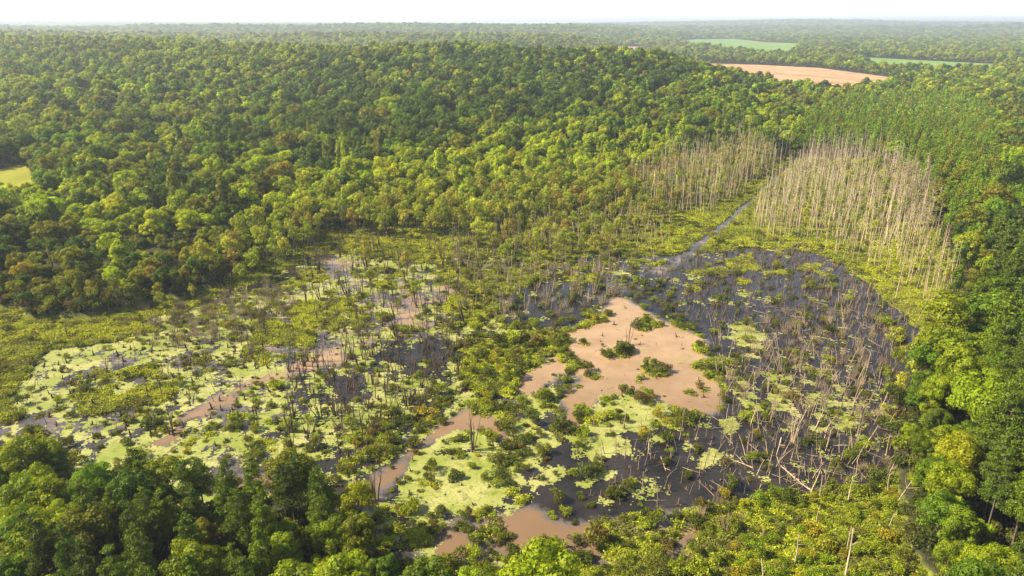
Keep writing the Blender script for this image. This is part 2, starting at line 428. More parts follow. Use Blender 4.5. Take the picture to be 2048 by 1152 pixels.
def bark_material(name, a, b, tinted=False):
    m, nt, out = mat_new(name)
    tc = nt.nodes.new('ShaderNodeTexCoord')
    mp = nt.nodes.new('ShaderNodeMapping'); mp.inputs['Scale'].default_value = (4, 4, .8)
    nt.links.new(tc.outputs['Object'], mp.inputs['Vector'])
    f = ramp(nt, noise(nt, 1.5, 5, .65, vec=mp.outputs[0]), .3, .7)
    col = mixc(nt, f, a, b)
    if tinted:
        col = mixc(nt, 1.0, col, attr(nt, 'tint', 'INSTANCER').outputs['Color'], 'MULTIPLY')
    p = nt.nodes.new('ShaderNodeBsdfPrincipled'); nt.links.new(col, p.inputs['Base Color']); p.inputs['Roughness'].default_value = .9
    p.inputs['Specular IOR Level'].default_value = .2
    nt.links.new(p.outputs[0], out.inputs['Surface'])
    return m
M_BARK = bark_material('bark', (.06, .045, .03), (.16, .13, .10))
M_DEAD = bark_material('dead_wood', (.62, .55, .46), (1.0, .92, .80), True)

# ground
def ground_material():
    m, nt, out = mat_new('ground')
    a = attr(nt, 'marsh').outputs['Fac']
    n1 = noise(nt, .25, 6, .6); n2 = noise(nt, 1.3, 5, .65)
    forest = mixc(nt, ramp(nt, n2, .35, .65), (.028, .026, .014), (.055, .06, .022))
    marsh = mixc(nt, ramp(nt, n1, .35, .65), (.12, .14, .02), (.22, .24, .028))
    marsh = mixc(nt, ramp(nt, n2, .46, .7), marsh, (.07, .075, .025))
    sub = mixc(nt, n2, (.04, .032, .022), (.08, .06, .04))
    g = nt.nodes.new('ShaderNodeNewGeometry'); sep = nt.nodes.new('ShaderNodeSeparateXYZ'); nt.links.new(g.outputs['Position'], sep.inputs[0])
    lo = ramp(nt, sep.outputs['Z'], -.1, .12)
    c = mixc(nt, a, forest, mixc(nt, lo, sub, marsh))
    p = nt.nodes.new('ShaderNodeBsdfPrincipled'); nt.links.new(c, p.inputs['Base Color']); p.inputs['Roughness'].default_value = .95
    p.inputs['Specular IOR Level'].default_value = .1
    b = nt.nodes.new('ShaderNodeBump'); b.inputs['Strength'].default_value = .7; b.inputs['Distance'].default_value = .4
    nt.links.new(n2, b.inputs['Height']); nt.links.new(b.outputs[0], p.inputs['Normal'])
    nt.links.new(p.outputs[0], out.inputs['Surface'])
    return m
M_GROUND = ground_material()

def water_material():
    m, nt, out = mat_new('water')
    a = attr(nt, 'mud').outputs['Fac']
    n1 = noise(nt, .12, 5, .6); n2 = noise(nt, .9, 5, .6)
    f = mathn(nt, 'ADD', a, mathn(nt, 'MULTIPLY', mathn(nt, 'SUBTRACT', n2, .5), .55))
    f = ramp(nt, f, .12, .75)
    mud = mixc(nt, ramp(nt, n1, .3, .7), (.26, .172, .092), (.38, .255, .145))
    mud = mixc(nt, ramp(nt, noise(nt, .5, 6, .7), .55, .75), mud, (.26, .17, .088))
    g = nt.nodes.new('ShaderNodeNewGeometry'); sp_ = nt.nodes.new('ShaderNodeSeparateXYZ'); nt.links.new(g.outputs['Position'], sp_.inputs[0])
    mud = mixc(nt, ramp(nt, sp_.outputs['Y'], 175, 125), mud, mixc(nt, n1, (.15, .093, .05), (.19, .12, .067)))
    dark = mixc(nt, ramp(nt, n1, .35, .65), (.012, .010, .009), (.032, .027, .023))
    silt = mixc(nt, n2, (.085, .075, .068), (.13, .112, .10))
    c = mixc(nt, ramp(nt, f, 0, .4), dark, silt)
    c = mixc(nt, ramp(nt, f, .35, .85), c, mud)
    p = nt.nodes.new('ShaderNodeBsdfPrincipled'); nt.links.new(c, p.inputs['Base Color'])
    p.inputs['IOR'].default_value = 1.33
    r = nt.nodes.new('ShaderNodeMapRange'); nt.links.new(f, r.inputs[0]); r.inputs[3].default_value = .03; r.inputs[4].default_value = .10
    nt.links.new(r.outputs[0], p.inputs['Roughness'])
    b = nt.nodes.new('ShaderNodeBump'); b.inputs['Strength'].default_value = .10; b.inputs['Distance'].default_value = .05
    nt.links.new(noise(nt, 3.5, 4, .6), b.inputs['Height']); nt.links.new(b.outputs[0], p.inputs['Normal'])
    nt.links.new(p.outputs[0], out.inputs['Surface'])
    return m
M_WATER = water_material()

def duck_material():
    m, nt, out = mat_new('duckweed')
    n1 = noise(nt, .12, 4, .6); n2 = noise(nt, 2.2, 6, .7)
    c = mixc(nt, ramp(nt, n1, .38, .62), (.19, .228, .024), (.33, .32, .11))
    c = mixc(nt, ramp(nt, noise(nt, .55, 5, .65), .50, .68), c, (.14, .15, .025))
    c = mixc(nt, ramp(nt, n2, .48, .72), c, (.11, .15, .03))
    p = nt.nodes.new('ShaderNodeBsdfPrincipled'); nt.links.new(c, p.inputs['Base Color']); p.inputs['Roughness'].default_value = .6
    p.inputs['Specular IOR Level'].default_value = .3
    b = nt.nodes.new('ShaderNodeBump'); b.inputs['Strength'].default_value = .5; b.inputs['Distance'].default_value = .05
    nt.links.new(n2, b.inputs['Height']); nt.links.new(b.outputs[0], p.inputs['Normal'])
    nt.links.new(p.outputs[0], out.inputs['Surface'])
    return m
M_DUCK = duck_material()

def field_material(name, a, b, c3, ang, w):
    m, nt, out = mat_new(name)
    g = nt.nodes.new('ShaderNodeNewGeometry')
    mp = nt.nodes.new('ShaderNodeMapping'); mp.inputs['Rotation'].default_value = (0, 0, ang); mp.inputs['Scale'].default_value = (1 / w, .06 / w, 1)
    nt.links.new(g.outputs['Position'], mp.inputs['Vector'])
    f = ramp(nt, noise(nt, 1.0, 3, .6, vec=mp.outputs[0]), .35, .65)
    c = mixc(nt, f, a, b)
    c = mixc(nt, ramp(nt, noise(nt, .012, 4, .6), .5, .7), c, c3)
    d = nt.nodes.new('ShaderNodeBsdfDiffuse'); nt.links.new(c, d.inputs['Color']); nt.links.new(d.outputs[0], out.inputs['Surface'])
    return m

# ------------------------------------------------------------------ mesh helpers
def mesh_np(name, V, Fc, mats, mi=None, attrs=None, smooth=False):
    me = bpy.data.meshes.new(name)
    V = np.asarray(V, np.float32); Fc = np.asarray(Fc, np.int32)
    k = Fc.shape[1]
    me.vertices.add(len(V)); me.vertices.foreach_set('co', V.ravel())
    me.loops.add(Fc.size); me.loops.foreach_set('vertex_index', Fc.ravel())
    me.polygons.add(len(Fc))
    me.polygons.foreach_set('loop_start', np.arange(0, Fc.size, k, dtype=np.int32))
    if mi is not None:
        me.polygons.foreach_set('material_index', np.asarray(mi, np.int32))
    for m in mats: me.materials.append(m)
    for an, av in (attrs or {}).items():
        at = me.attributes.new(an, 'FLOAT', 'POINT'); at.data.foreach_set('value', np.asarray(av, np.float32))
    me.update(calc_edges=True)
    if smooth:
        me.polygons.foreach_set('use_smooth', np.ones(len(Fc), bool))
    return me

def link(o, parent=None):
    C.objects.link(o)
    if parent: o.parent = parent
    return o
def tag(o, label=None, cat=None, group=None, kind=None):
    if label: o['label'] = label
    if cat: o['category'] = cat
    if group: o['group'] = group
    if kind: o['kind'] = kind
    return o

# ------------------------------------------------------------------ ground sheet (polar grid)
def polar(r0, r1, dr, a0, a1, da):
    n = int(math.log(r1 / r0) / dr) + 1
    r = r0 * np.exp(np.arange(n + 1) * dr)
    a = np.arange(a0, a1 + da, da)
    R, A = np.meshgrid(r, a, indexing='ij')
    return R, A, R * np.sin(A), R * np.cos(A)
def grid_faces(n, m):
    i = np.arange(n - 1)[:, None] * m + np.arange(m - 1)[None, :]
    i = i.ravel()
    return np.stack([i, i + m, i + m + 1, i + 1], 1)
R_, A_, PX_, PY_ = polar(25, 30000, .0064, math.radians(-66), math.radians(66), math.radians(.34))
Z_ = height(PX_, PY_)
wet_ = look('wet', PX_, PY_)
me = mesh_np('ground', np.stack([PX_.ravel(), PY_.ravel(), Z_.ravel()], 1), grid_faces(*PX_.shape)[:, ::-1], [M_GROUND], attrs={'marsh': wet_.ravel()}, smooth=True)
tag(link(bpy.data.objects.new('ground', me)), 'wooded rolling ground with low green marsh mats between the pools', kind='structure')

# water sheet
Rw, Aw, Xw, Yw = polar(60, 620, .009, math.radians(-58), math.radians(52), math.radians(.5))
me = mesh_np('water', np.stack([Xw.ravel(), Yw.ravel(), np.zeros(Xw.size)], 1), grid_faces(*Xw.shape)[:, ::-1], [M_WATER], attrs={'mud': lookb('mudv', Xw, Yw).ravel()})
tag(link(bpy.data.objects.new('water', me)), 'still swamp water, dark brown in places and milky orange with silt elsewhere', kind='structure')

# duckweed film
Rd, Ad, Xd, Yd = polar(80, 420, .0026, math.radians(-44), math.radians(42), math.radians(.16))
jx = (RNG.random(Xd.shape) - .5) * Rd * .0022; jy = (RNG.random(Xd.shape) - .5) * Rd * .0022
Xd = Xd + jx; Yd = Yd + jy
fd = grid_faces(*Xd.shape)[:, ::-1]
cx = Xd.ravel()[fd].mean(1); cy = Yd.ravel()[fd].mean(1)
on = (lookb('duckv', cx, cy) + (RNG.random(len(cx)) - .5) * .26 > 0) & (look('wet', cx, cy) > .5) & (lookb('matb', cx, cy) < .7)
fd = fd[on]
used, inv = np.unique(fd.ravel(), return_inverse=True)
Vd = np.stack([Xd.ravel()[used], Yd.ravel()[used], np.full(len(used), .015)], 1)
me = mesh_np('duckweed', Vd, inv.reshape(-1, 4), [M_DUCK])
tag(link(bpy.data.objects.new('duckweed', me)), 'bright yellow-green duckweed film floating on the swamp water', 'duckweed', kind='stuff')

# fields
FM = {'brown_field': field_material('ploughed_soil', (.32, .205, .12), (.42, .285, .175), (.27, .165, .10), .95, 9),
      'green_field': field_material('crop_rows', (.11, .20, .05), (.16, .26, .07), (.22, .24, .10), .9, 14),
      'reddish_field': field_material('red_soil', (.33, .21, .15), (.36, .24, .17), (.28, .18, .13), .9, 14),
      'meadow': field_material('meadow_grass', (.20, .21, .03), (.25, .25, .045), (.15, .16, .03), .4, 5)}
FL = {'brown_field': 'pale brown ploughed field in the valley beyond the wood', 'green_field': 'green crop field in the far valley',
      'reddish_field': 'small reddish bare field beyond the end of the wooded ridge', 'meadow': 'yellow-green meadow clearing in the wood at the left edge'}
for k, ps in FIELDS.items():
    for P in ps:
        c = P.mean(0)
        ax = np.linspace(P[:, 0].min(), P[:, 0].max(), 120); ay = np.linspace(P[:, 1].min(), P[:, 1].max(), 90)
        AX, AY = np.meshgrid(ax, ay, indexing='ij')
        f = grid_faces(*AX.shape)
        fx = AX.ravel()[f].mean(1); fy = AY.ravel()[f].mean(1)
        f = f[inside(fx, fy, P)]
        z = height(AX, AY) + (.35 if k == 'meadow' else .15)
        u_, inv = np.unique(f.ravel(), return_inverse=True)
        me = mesh_np(k, np.stack([AX.ravel()[u_], AY.ravel()[u_], z.ravel()[u_]], 1), inv.reshape(-1, 4), [FM[k]])
        tag(link(bpy.data.objects.new(k, me)), FL[k], kind='structure')

# ------------------------------------------------------------------ plant prototypes
def rot_leaves(cen, nrm, size, aspect, rng, mix=.6):
    """one pointed triangle per leaf clump, facing about along nrm"""
    n = len(cen)
    r = rng.normal(size=(n, 3)); r /= np.linalg.norm(r, axis=1)[:, None]
    nn = nrm * mix + r * (1 - mix); nn /= np.linalg.norm(nn, axis=1)[:, None]
    t = rng.normal(size=(n, 3)); t -= (t * nn).sum(1)[:, None] * nn; t /= np.linalg.norm(t, axis=1)[:, None]
    b = np.cross(nn, t)
    s = (size * rng.uniform(.6, 1.35, n))[:, None]
    p0 = cen + t * s * .62; p1 = cen - t * s * .4 + b * s * .5 * aspect; p2 = cen - t * s * .4 - b * s * .5 * aspect
    V = np.stack([p0, p1, p2], 1).reshape(-1, 3)
    return V, np.arange(3 * n).reshape(-1, 3)

def sphere_pts(n, rng):
    v = rng.normal(size=(n, 3)); return v / np.linalg.norm(v, axis=1)[:, None]

def lobes_to_leaves(lobes, n, size, rng, aspect=.9, mix=.7, low=-.55):
    L = np.array(lobes)                       # x y z rx rz
    area = L[:, 3] * (L[:, 3] + L[:, 4])
    cnt = rng.multinomial(n, area / area.sum())
    cs, ns, tn = [], [], []
    for (x, y, z, rx, rz), c in zip(L, cnt):
        s = sphere_pts(int(c * 1.35) + 4, rng)
        s = s[s[:, 2] > low + rng.random(len(s)) * .4 - .2][:c]
        rr = rng.uniform(.6, 1.12, len(s))
        cs.append(np.array([x, y, z]) + s * np.array([rx, rx, rz]) * rr[:, None])
        ns.append(s); tn.append(np.full(len(s), rng.uniform(.3, .7)) + rng.normal(0, .16, len(s)))
    cen = np.concatenate(cs); nr = np.concatenate(ns); tone = np.clip(np.concatenate(tn), 0, 1)
    V, Fc = rot_leaves(cen, nr, size, aspect, rng, mix)
    return V, Fc, np.repeat(tone, 3)

def tube(path, rad, sides=6, cap=True):
    path = np.array(path, float); rad = np.array(rad, float)
    V = []; Fc = []
    for i, (p, r) in enumerate(zip(path, rad)):
        d = path[min(i + 1, len(path) - 1)] - path[max(i - 1, 0)]
        d = d / (np.linalg.norm(d) + 1e-9)
        a = np.cross(d, [0, 1, 0] if abs(d[1]) < .9 else [1, 0, 0]); a /= np.linalg.norm(a); b = np.cross(d, a)
        for k in range(sides):
            t = 2 * math.pi * k / sides
            V.append(p + (a * math.cos(t) + b * math.sin(t)) * r)
    for i in range(len(path) - 1):
        for k in range(sides):
            a0 = i * sides + k; a1 = i * sides + (k + 1) % sides
            Fc.append((a0, a1, a1 + sides)); Fc.append((a0, a1 + sides, a0 + sides))
    if cap:
        V.append(path[-1]); c = len(V) - 1; o = (len(path) - 1) * sides
        for k in range(sides): Fc.append((o + k, o + (k + 1) % sides, c))
    return np.array(V), np.array(Fc)

def join(parts):
    Vs, Fs, o = [], [], 0
    for V, Fc in parts:
        Vs.append(V); Fs.append(Fc + o); o += len(V)
    return np.concatenate(Vs), np.concatenate(Fs)

def wob(p0, p1, n, amp, rng):
    p0 = np.array(p0, float); p1 = np.array(p1, float)
    L = np.linalg.norm(p1 - p0)
    t = np.linspace(0, 1, n)[:, None]
    w = rng.normal(size=(n, 3)).cumsum(0) * amp * L / n; w -= w[0] * (1 - t); 
    return p0 + (p1 - p0) * t + w * t

# unit trees are about real size (metres); scale then varies
def broad_proto(rng, hgt, cw, leaves, lsize, narrow=1.0, nl=14, branches=8, low=None):
    """crown of uneven lobes on a trunk with limbs"""
    rx = cw / 2; base = hgt * (.30 if narrow < 1.3 else .15); ch = hgt - base
    lobes = []
    for i in range(nl):
        s = sphere_pts(1, rng)[0]
        s[2] = abs(s[2]) * 1.1 - .35 if rng.random() < .8 else s[2]
        if narrow > 1.3:
            zz = rng.random() ** .8
            w = (1 - zz ** 1.7) * .75 + .12
            c = np.array([s[0] * rx * w, s[1] * rx * w, base + ch * (.08 + .86 * zz)])
            r = rx * rng.uniform(.34, .5) * (w * .6 + .4)
            lobes.append((*c, r, r * rng.uniform(1.1, 1.7)))
        else:
            c = np.array([s[0] * rx * .80, s[1] * rx * .80, base + ch * (.5 + .46 * s[2])])
            r = rx * (rng.uniform(.30, .46) if nl < 15 else rng.uniform(.17, .37))
            lobes.append((*c, r, r * rng.uniform(.75, 1.05)))
    lobes.append((0, 0, base + ch * .5, rx * .5, ch * .33))
    LV = lobes_to_leaves(lobes, leaves, lsize, rng)
    parts = []
    top = hgt * .72
    parts.append(tube(wob((0, 0, -.6), (rng.normal(0, .3), rng.normal(0, .3), top), 6, .05, rng), np.linspace(hgt * .016, hgt * .005, 6), 6))
    for i in range(branches):
        lb = lobes[i % len(lobes)]
        z0 = base * rng.uniform(.7, 1.4)
        parts.append(tube(wob((0, 0, min(z0, lb[2] - .5)), lb[:3], 4, .08, rng), np.linspace(hgt * .008, hgt * .002, 4), 4, False))
    return LV, join(parts)

def pine_proto(rng, hgt, cw, leaves, lsize, crown=.5, conic=.8):
    rx = cw / 2; base = hgt * (1 - crown)
    lobes = []; parts = [tube(wob((0, 0, -.6), (0, 0, hgt * .97), 7, .015, rng), np.linspace(hgt * .012, hgt * .003, 7), 6)]
    nlev = int(7 + crown * 8)
    for i in range(nlev):
        t = (i + .3) / nlev
        z = base + (hgt - base) * t
        w = rx * (1 - t) ** conic + .35
        for j in range(5 if t < .85 else 3):
            a = rng.random() * 6.28; q = w * rng.uniform(.55, 1.05)
            e = np.array([math.cos(a) * q, math.sin(a) * q, z + rng.uniform(-.3, .6)])
            r = max(.45, w * rng.uniform(.26, .40))
            lobes.append((*e, r, r * .62))
            lobes.append((*(e * np.array([.55, .55, 1])), r * .9, r * .55))
            if lsize < .6: parts.append(tube([(0, 0, z - .6), e], [hgt * .003, hgt * .0012], 3, False))
    lobes.append((0, 0, hgt - .4, .6, .8))
    V, Fc, tn = lobes_to_leaves(lobes, leaves, lsize, rng, aspect=.55, mix=.45, low=-.9)
    return (V, Fc, tn), join(parts)

def shrub_proto(rng, w, h, leaves, lsize, nl=9):
    lobes = []
    for i in range(nl):
        a = rng.random() * 6.28; q = w / 2 * math.sqrt(rng.random()) * .8
        r = w * rng.uniform(.14, .26)
        lobes.append((math.cos(a) * q, math.sin(a) * q, max(.15, h * rng.uniform(.3, .8) * (1 - (q / w) ** 2)), r, r * h / w * 1.5))
    LV = lobes_to_leaves(lobes, leaves, lsize, rng, mix=.45, low=-.4)
    parts = []
    for l in lobes[:7]:
        parts.append(tube(wob((l[0] * .15, l[1] * .15, -.7), l[:3], 3, .08, rng), [.05, .035, .015], 4, False))
    return LV, join(parts)

def dead_pine_proto(rng, h, r, stubs, bent=0.03, topbranch=0):
    p = wob((0, 0, -.8), (rng.normal(0, h * bent), rng.normal(0, h * bent), h), 7, .02, rng)
    trunk = tube(p, np.linspace(r, r * .22, 7), 6)
    br = []
    for i in range(stubs):
        t = rng.uniform(.45, .98); k = t * 6; i0 = int(k); b = p[i0] + (p[min(i0 + 1, 6)] - p[i0]) * (k - i0)
        a = rng.random() * 6.28; L = rng.uniform(.3, 1.2) * (1 if not topbranch else topbranch * (1.6 - t))
        e = b + np.array([math.cos(a) * L, math.sin(a) * L, rng.uniform(-.25, .45) * L])
        br.append(tube([b, (b + e) / 2 + rng.normal(0, .06, 3), e], [r * .28, r * .2, r * .1], 3, False))
    return trunk, br

def dead_tree_proto(rng, h, stems, spread, twigs):
    st = []; br = []
    for s in range(stems):
        a = rng.random() * 6.28; hh = h * rng.uniform(.55, 1.0); q = spread * hh * rng.uniform(.2, 1)
        b0 = np.array([math.cos(a) * .18, math.sin(a) * .18, -.7]) * (1 if stems > 1 else .1)
        b0[2] = -.7
        p = wob(b0, (math.cos(a) * q, math.sin(a) * q, hh), 6, .10, rng)
        r = rng.uniform(.09, .15)
        st.append(tube(p, np.linspace(r * 1.3, r * .3, 6), 5))
        for k in range(twigs):
            t = rng.uniform(1.5, 4.9); i0 = int(t); b = p[i0] + (p[i0 + 1] - p[i0]) * (t - i0)
            a2 = rng.random() * 6.28; L = rng.uniform(.5, 1.8) * h / 8
            e = b + np.array([math.cos(a2) * L * .7, math.sin(a2) * L * .7, rng.uniform(.3, 1.0) * L])
            br.append(tube(wob(b, e, 3, .12, rng), [r * .4, r * .28, r * .12], 3, False))
    return join(st), br

def thicket_proto(rng, w, h, n):
    parts = []
    for i in range(n):
        a = rng.random() * 6.28; q = w / 2 * math.sqrt(rng.random()); b = np.array([math.cos(a) * q * .5, math.sin(a) * q * .5, -.6])
        e = np.array([math.cos(a) * q + rng.normal(0, .3), math.sin(a) * q + rng.normal(0, .3), h * rng.uniform(.5, 1)])
        parts.append(tube(wob(b, e, 4, .12, rng), [.045, .035, .028, .012], 3, False))
    return join(parts)

PROTO = {}       # kind -> list of dict(crown=mesh, trunk=mesh, all=obj, h)
def leafed(kind, i, LV, TV, leafmat, h, part='crown'):
    V, Fc, tn = LV
    crown = mesh_np(part, V, Fc, [leafmat], attrs={'leaf_tone': tn})
    trunk = mesh_np('trunk', TV[0], TV[1], [M_BARK], smooth=True)
    Va = np.concatenate([V, TV[0]]); Fa = np.concatenate([Fc, TV[1] + len(V)])
    both = mesh_np(kind, Va, Fa, [leafmat, M_BARK], mi=np.r_[np.zeros(len(Fc), int), np.ones(len(TV[1]), int)],
                   attrs={'leaf_tone': np.r_[tn, np.full(len(TV[0]), .5)]})
    PROTO.setdefault(kind, []).append(dict(crown=crown, trunk=trunk, mesh=both, h=h))
r = np.random.default_rng
# level 0: near, 1: middle, 2: far
for i in range(6):
    leafed('broad0', i, *broad_proto(r(100 + i), r(i).uniform(13, 17), r(i + 50).uniform(6.0, 8.5), 9500, .32, nl=38), M_LEAF, 15)
for i in range(6):
    leafed('broad1', i, *broad_proto(r(130 + i), r(i).uniform(13, 17), r(i + 50).uniform(7, 9.5), 2400, .58, nl=26), M_LEAF, 15)
for i in range(4):
    leafed('broad2', i, *broad_proto(r(160 + i), r(i).uniform(13, 16), r(i + 50).uniform(8, 10), 420, 1.35, nl=9, branches=0), M_LEAF, 15)
for i in range(4):
    leafed('narrow0', i, *broad_proto(r(190 + i), r(i + 9).uniform(13, 16), r(i + 70).uniform(4.6, 6), 7000, .32, narrow=2, nl=18), M_LEAF, 15)
for i in range(4):
    leafed('narrow1', i, *broad_proto(r(200 + i), r(i + 9).uniform(15, 19), r(i + 70).uniform(4.6, 6), 1700, .58, narrow=2, nl=14), M_LEAF, 17)
for i in range(3):
    leafed('narrow2', i, *broad_proto(r(230 + i), r(i + 9).uniform(15, 19), r(i + 70).uniform(5, 6.5), 330, 1.3, narrow=2, nl=9, branches=0), M_LEAF, 17)
for i in range(5):
    leafed('pine0', i, *pine_proto(r(300 + i), r(i).uniform(17, 21), r(i + 50).uniform(5.0, 6.5), 8000, .34, crown=.55, conic=.55), M_NEEDLE, 19)
for i in range(4):
    leafed('pine1', i, *pine_proto(r(330 + i), r(i).uniform(15, 17.5), r(i + 50).uniform(4.6, 5.6), 2000, .6, crown=.6, conic=.75), M_NEEDLE, 16)
for i in range(3):
    leafed('pine2', i, *pine_proto(r(360 + i), r(i).uniform(15, 17), r(i + 50).uniform(5, 6), 380, 1.2, crown=.6, conic=.75), M_NEEDLE, 16)
for i in range(8):
    leafed('slender', i, *broad_proto(r(400 + i), r(i + 5).uniform(8, 12), r(i + 90).uniform(4.0, 6.0), 900, .40, narrow=1.0, nl=13, branches=12), M_LEAF, 9)
for i in range(8):
    w = r(i + 4).uniform(2.2, 3.6)
    leafed('shrub', i, *shrub_proto(r(450 + i), w, w * r(i).uniform(.45, .75), 700, .26), M_LEAF, 1.5, 'foliage')
for i in range(5):
    rr = r(500 + i); n = 46
    b = rr.normal(0, .42, (n, 3)); b[:, 2] = rr.random(n) * .22
    nr = np.c_[rr.normal(0, .5, (n, 2)), np.ones(n)]; nr /= np.linalg.norm(nr, axis=1)[:, None]
    V, Fc = rot_leaves(b, nr, .40, .6, rr, .66)
    me = mesh_np('tuft', V, Fc, [M_GRASS], attrs={'leaf_tone': np.repeat(np.clip(rr.normal(.5, .2, n), 0, 1), 3)})
    PROTO.setdefault('tuft', []).append(dict(mesh=me, h=.3))
for i in range(6):
    trunk, br = dead_pine_proto(r(550 + i), r(i + 3).uniform(14, 19), .135, 12, topbranch=0)
    PROTO.setdefault('dead_pine', []).append(dict(trunk=mesh_np('trunk', *trunk, [M_DEAD], smooth=True), br=[mesh_np('branch', *b, [M_DEAD]) for b in br],
                                                   mesh=mesh_np('dead_pine', *join([trunk] + br), [M_DEAD])))
for i in range(3):      # dead pine that keeps its twiggy head
    trunk, br = dead_pine_proto(r(570 + i), r(i + 3).uniform(17, 20), .16, 70, topbranch=2.6)
    PROTO.setdefault('dead_head', []).append(dict(trunk=mesh_np('trunk', *trunk, [M_DEAD], smooth=True), br=[mesh_np('branch', *b, [M_DEAD]) for b in br],
                                                   mesh=mesh_np('dead_pine', *join([trunk] + br), [M_DEAD])))
for i in range(8):
    trunk, br = dead_tree_proto(r(600 + i), r(i + 3).uniform(6, 9.5), int(r(i).integers(2, 6)), .28, 3)
    PROTO.setdefault('dead_tree', []).append(dict(trunk=mesh_np('trunk', *trunk, [M_DEAD], smooth=True), br=[mesh_np('branch', *b, [M_DEAD]) for b in br],
                                                   mesh=mesh_np('dead_tree', *join([trunk] + br), [M_DEAD])))
for i in range(8):      # single thin dead stem
    trunk, br = dead_tree_proto(r(630 + i), r(i + 3).uniform(4.5, 8), 1, .14, 4)
    PROTO.setdefault('dead_stem', []).append(dict(mesh=mesh_np('dead_stem', *join([trunk] + br), [M_DEAD])))
for i in range(5):
    PROTO.setdefault('thicket', []).append(dict(mesh=mesh_np('dead_shrub', *thicket_proto(r(660 + i), 2.6, r(i).uniform(2.2, 3.6), 34), [M_DEAD])))
for i in range(6):
    rr = r(690 + i); hh = rr.uniform(.5, 1.5)
    parts = [tube(wob((0, 0, -.6), (rr.normal(0, .2), rr.normal(0, .2), hh), 4, .08, rr), [.3, .2, .15, .07], 6)]
    for k in range(4):
        a = rr.random() * 6.28; L = rr.uniform(.4, .9)
        parts.append(tube([(0, 0, .1), (math.cos(a) * L * .5, math.sin(a) * L * .5, rr.uniform(.1, .35)), (math.cos(a) * L, math.sin(a) * L, rr.uniform(-.15, .5))], [.12, .09, .03], 4, False))
    PROTO.setdefault('stump', []).append(dict(mesh=mesh_np('stump', *join(parts), [M_DEAD])))
for i in range(8):
    rr = r(720 + i); L = rr.uniform(3.5, 10)
    p = wob((-L / 2, 0, .05), (L / 2, rr.normal(0, .5), rr.uniform(.05, .9)), 7, .03, rr)
    parts = [tube(p, np.linspace(.09, .03, 7), 6)]
    for k in range(int(rr.integers(1, 6))):
        t = int(rr.integers(2, 6)); a = rr.uniform(-.9, .9); l2 = rr.uniform(.6, 2.0)
        parts.append(tube(wob(p[t], p[t] + np.array([math.cos(a) * l2, math.sin(a) * l2, rr.uniform(0, .7) * l2]), 3, .1, rr), [.06, .045, .02], 4, False))
    PROTO.setdefault('log', []).append(dict(mesh=mesh_np('fallen_log', *join(parts), [M_DEAD])))

# ------------------------------------------------------------------ scattering
def jgrid(x0, x1, y0, y1, s, rng):
    ax = np.arange(x0, x1, s); ay = np.arange(y0, y1, s)
    A, B = np.meshgrid(ax, ay)
    A = A.ravel() + (rng.random(A.size) - .5) * s * .95; B = B.ravel() + (rng.random(B.size) - .5) * s * .95
    return A, B

def infields(x, y):
    o = np.zeros(x.shape, bool)
    for P in ALLF: o |= inside(x, y, P)
    return o

# occlusion by the land itself
ra = np.exp(np.linspace(math.log(60), math.log(16000), 500)); aa = np.linspace(-.85, .85, 500)
RR, AA = np.meshgrid(ra, aa, indexing='ij')
EL = (height(RR * np.sin(AA), RR * np.cos(AA)) + 7 - H) / RR
EL = np.maximum.accumulate(EL, axis=0)
def visible(x, y, z, h):
    R = np.hypot(x, y); a = np.arctan2(x, y)
    i = np.clip(((np.log(R * .97) - math.log(60)) / (math.log(16000) - math.log(60)) * 499).astype(int) - 1, 0, 499)
    j = np.clip(((a + .85) / 1.7 * 499).astype(int), 0, 499)
    return (z + h - H) / R > EL[i, j] - .0008

pts = []
def addband(r0, r1, s):
    W = r1 * .8
    x, y = jgrid(-W, W, max(r0 * .6, 40), r1, s, RNG)
    R = np.hypot(x, y)
    k = (R >= r0) & (R < r1) & (np.abs(x) < y * (.95 if r1 < 700 else .78) + 30)
    pts.append(np.stack([x[k], y[k]], 1))
addband(48, 200, 4.5); addband(200, 650, 6.0); addband(650, 1300, 7.6); addband(1300, 1900, 9.5)
rr_ = 1900
while rr_ < 14500:
    addband(rr_, rr_ * 1.22, rr_ / 175); rr_ *= 1.22
T = np.concatenate(pts)
x, y = T[:, 0], T[:, 1]
keep = (look('wet', x, y) < .5) & ~infields(x, y)
x, y = x[keep], y[keep]
z = height(x, y)
v = visible(x, y, z, 17)
x, y, z = x[v], y[v], z[v]
R = np.hypot(x, y)
bpx, bpy_ = PIX(x, y, np.zeros_like(x))      # where the stem foot would show on level ground
fpx, fpy = PIX(x, y, z)

def hsv_mix(base, n, rng, jit=.12):
    return np.clip(np.array(base)[None, :] * (1 + rng.normal(0, jit, (n, 1))) * (1 + rng.normal(0, .05, (n, 3))), .004, .9)
n = len(x)
PAL = np.array([(.090, .135, .012),    # 0 mid green
                (.055, .088, .012),    # 1 dark
                (.180, .225, .012),    # 2 bright yellow green
                (.128, .138, .020),    # 3 olive
                (.17, .135, .03),       # 4 rust
                (.098, .158, .009),    # 5 fresh green
                (.205, .240, .020),     # 6 pale yellow green
                (.066, .100, .020)])   # 7 pine green
zone = fbm(x, y, 60, 3, 40) ; z2 = fbm(x, y, 25, 3, 41); q = RNG.random(n)
ci = np.zeros(n, int)
ci[(zone > .56)] = 5
ci[(zone < .44)] = 1
ci[(z2 > .60)] = 2
ci[(z2 < .37)] = 3
ci[q < .15] = 1; ci[(q > .15) & (q < .27)] = 2; ci[(q > .27) & (q < .36)] = 3; ci[(q > .36) & (q < .40)] = 6; ci[(q > .40) & (q < .4015)] = 4
def inpx(P):
    return inside(fpx, fpy, np.array(P, float))
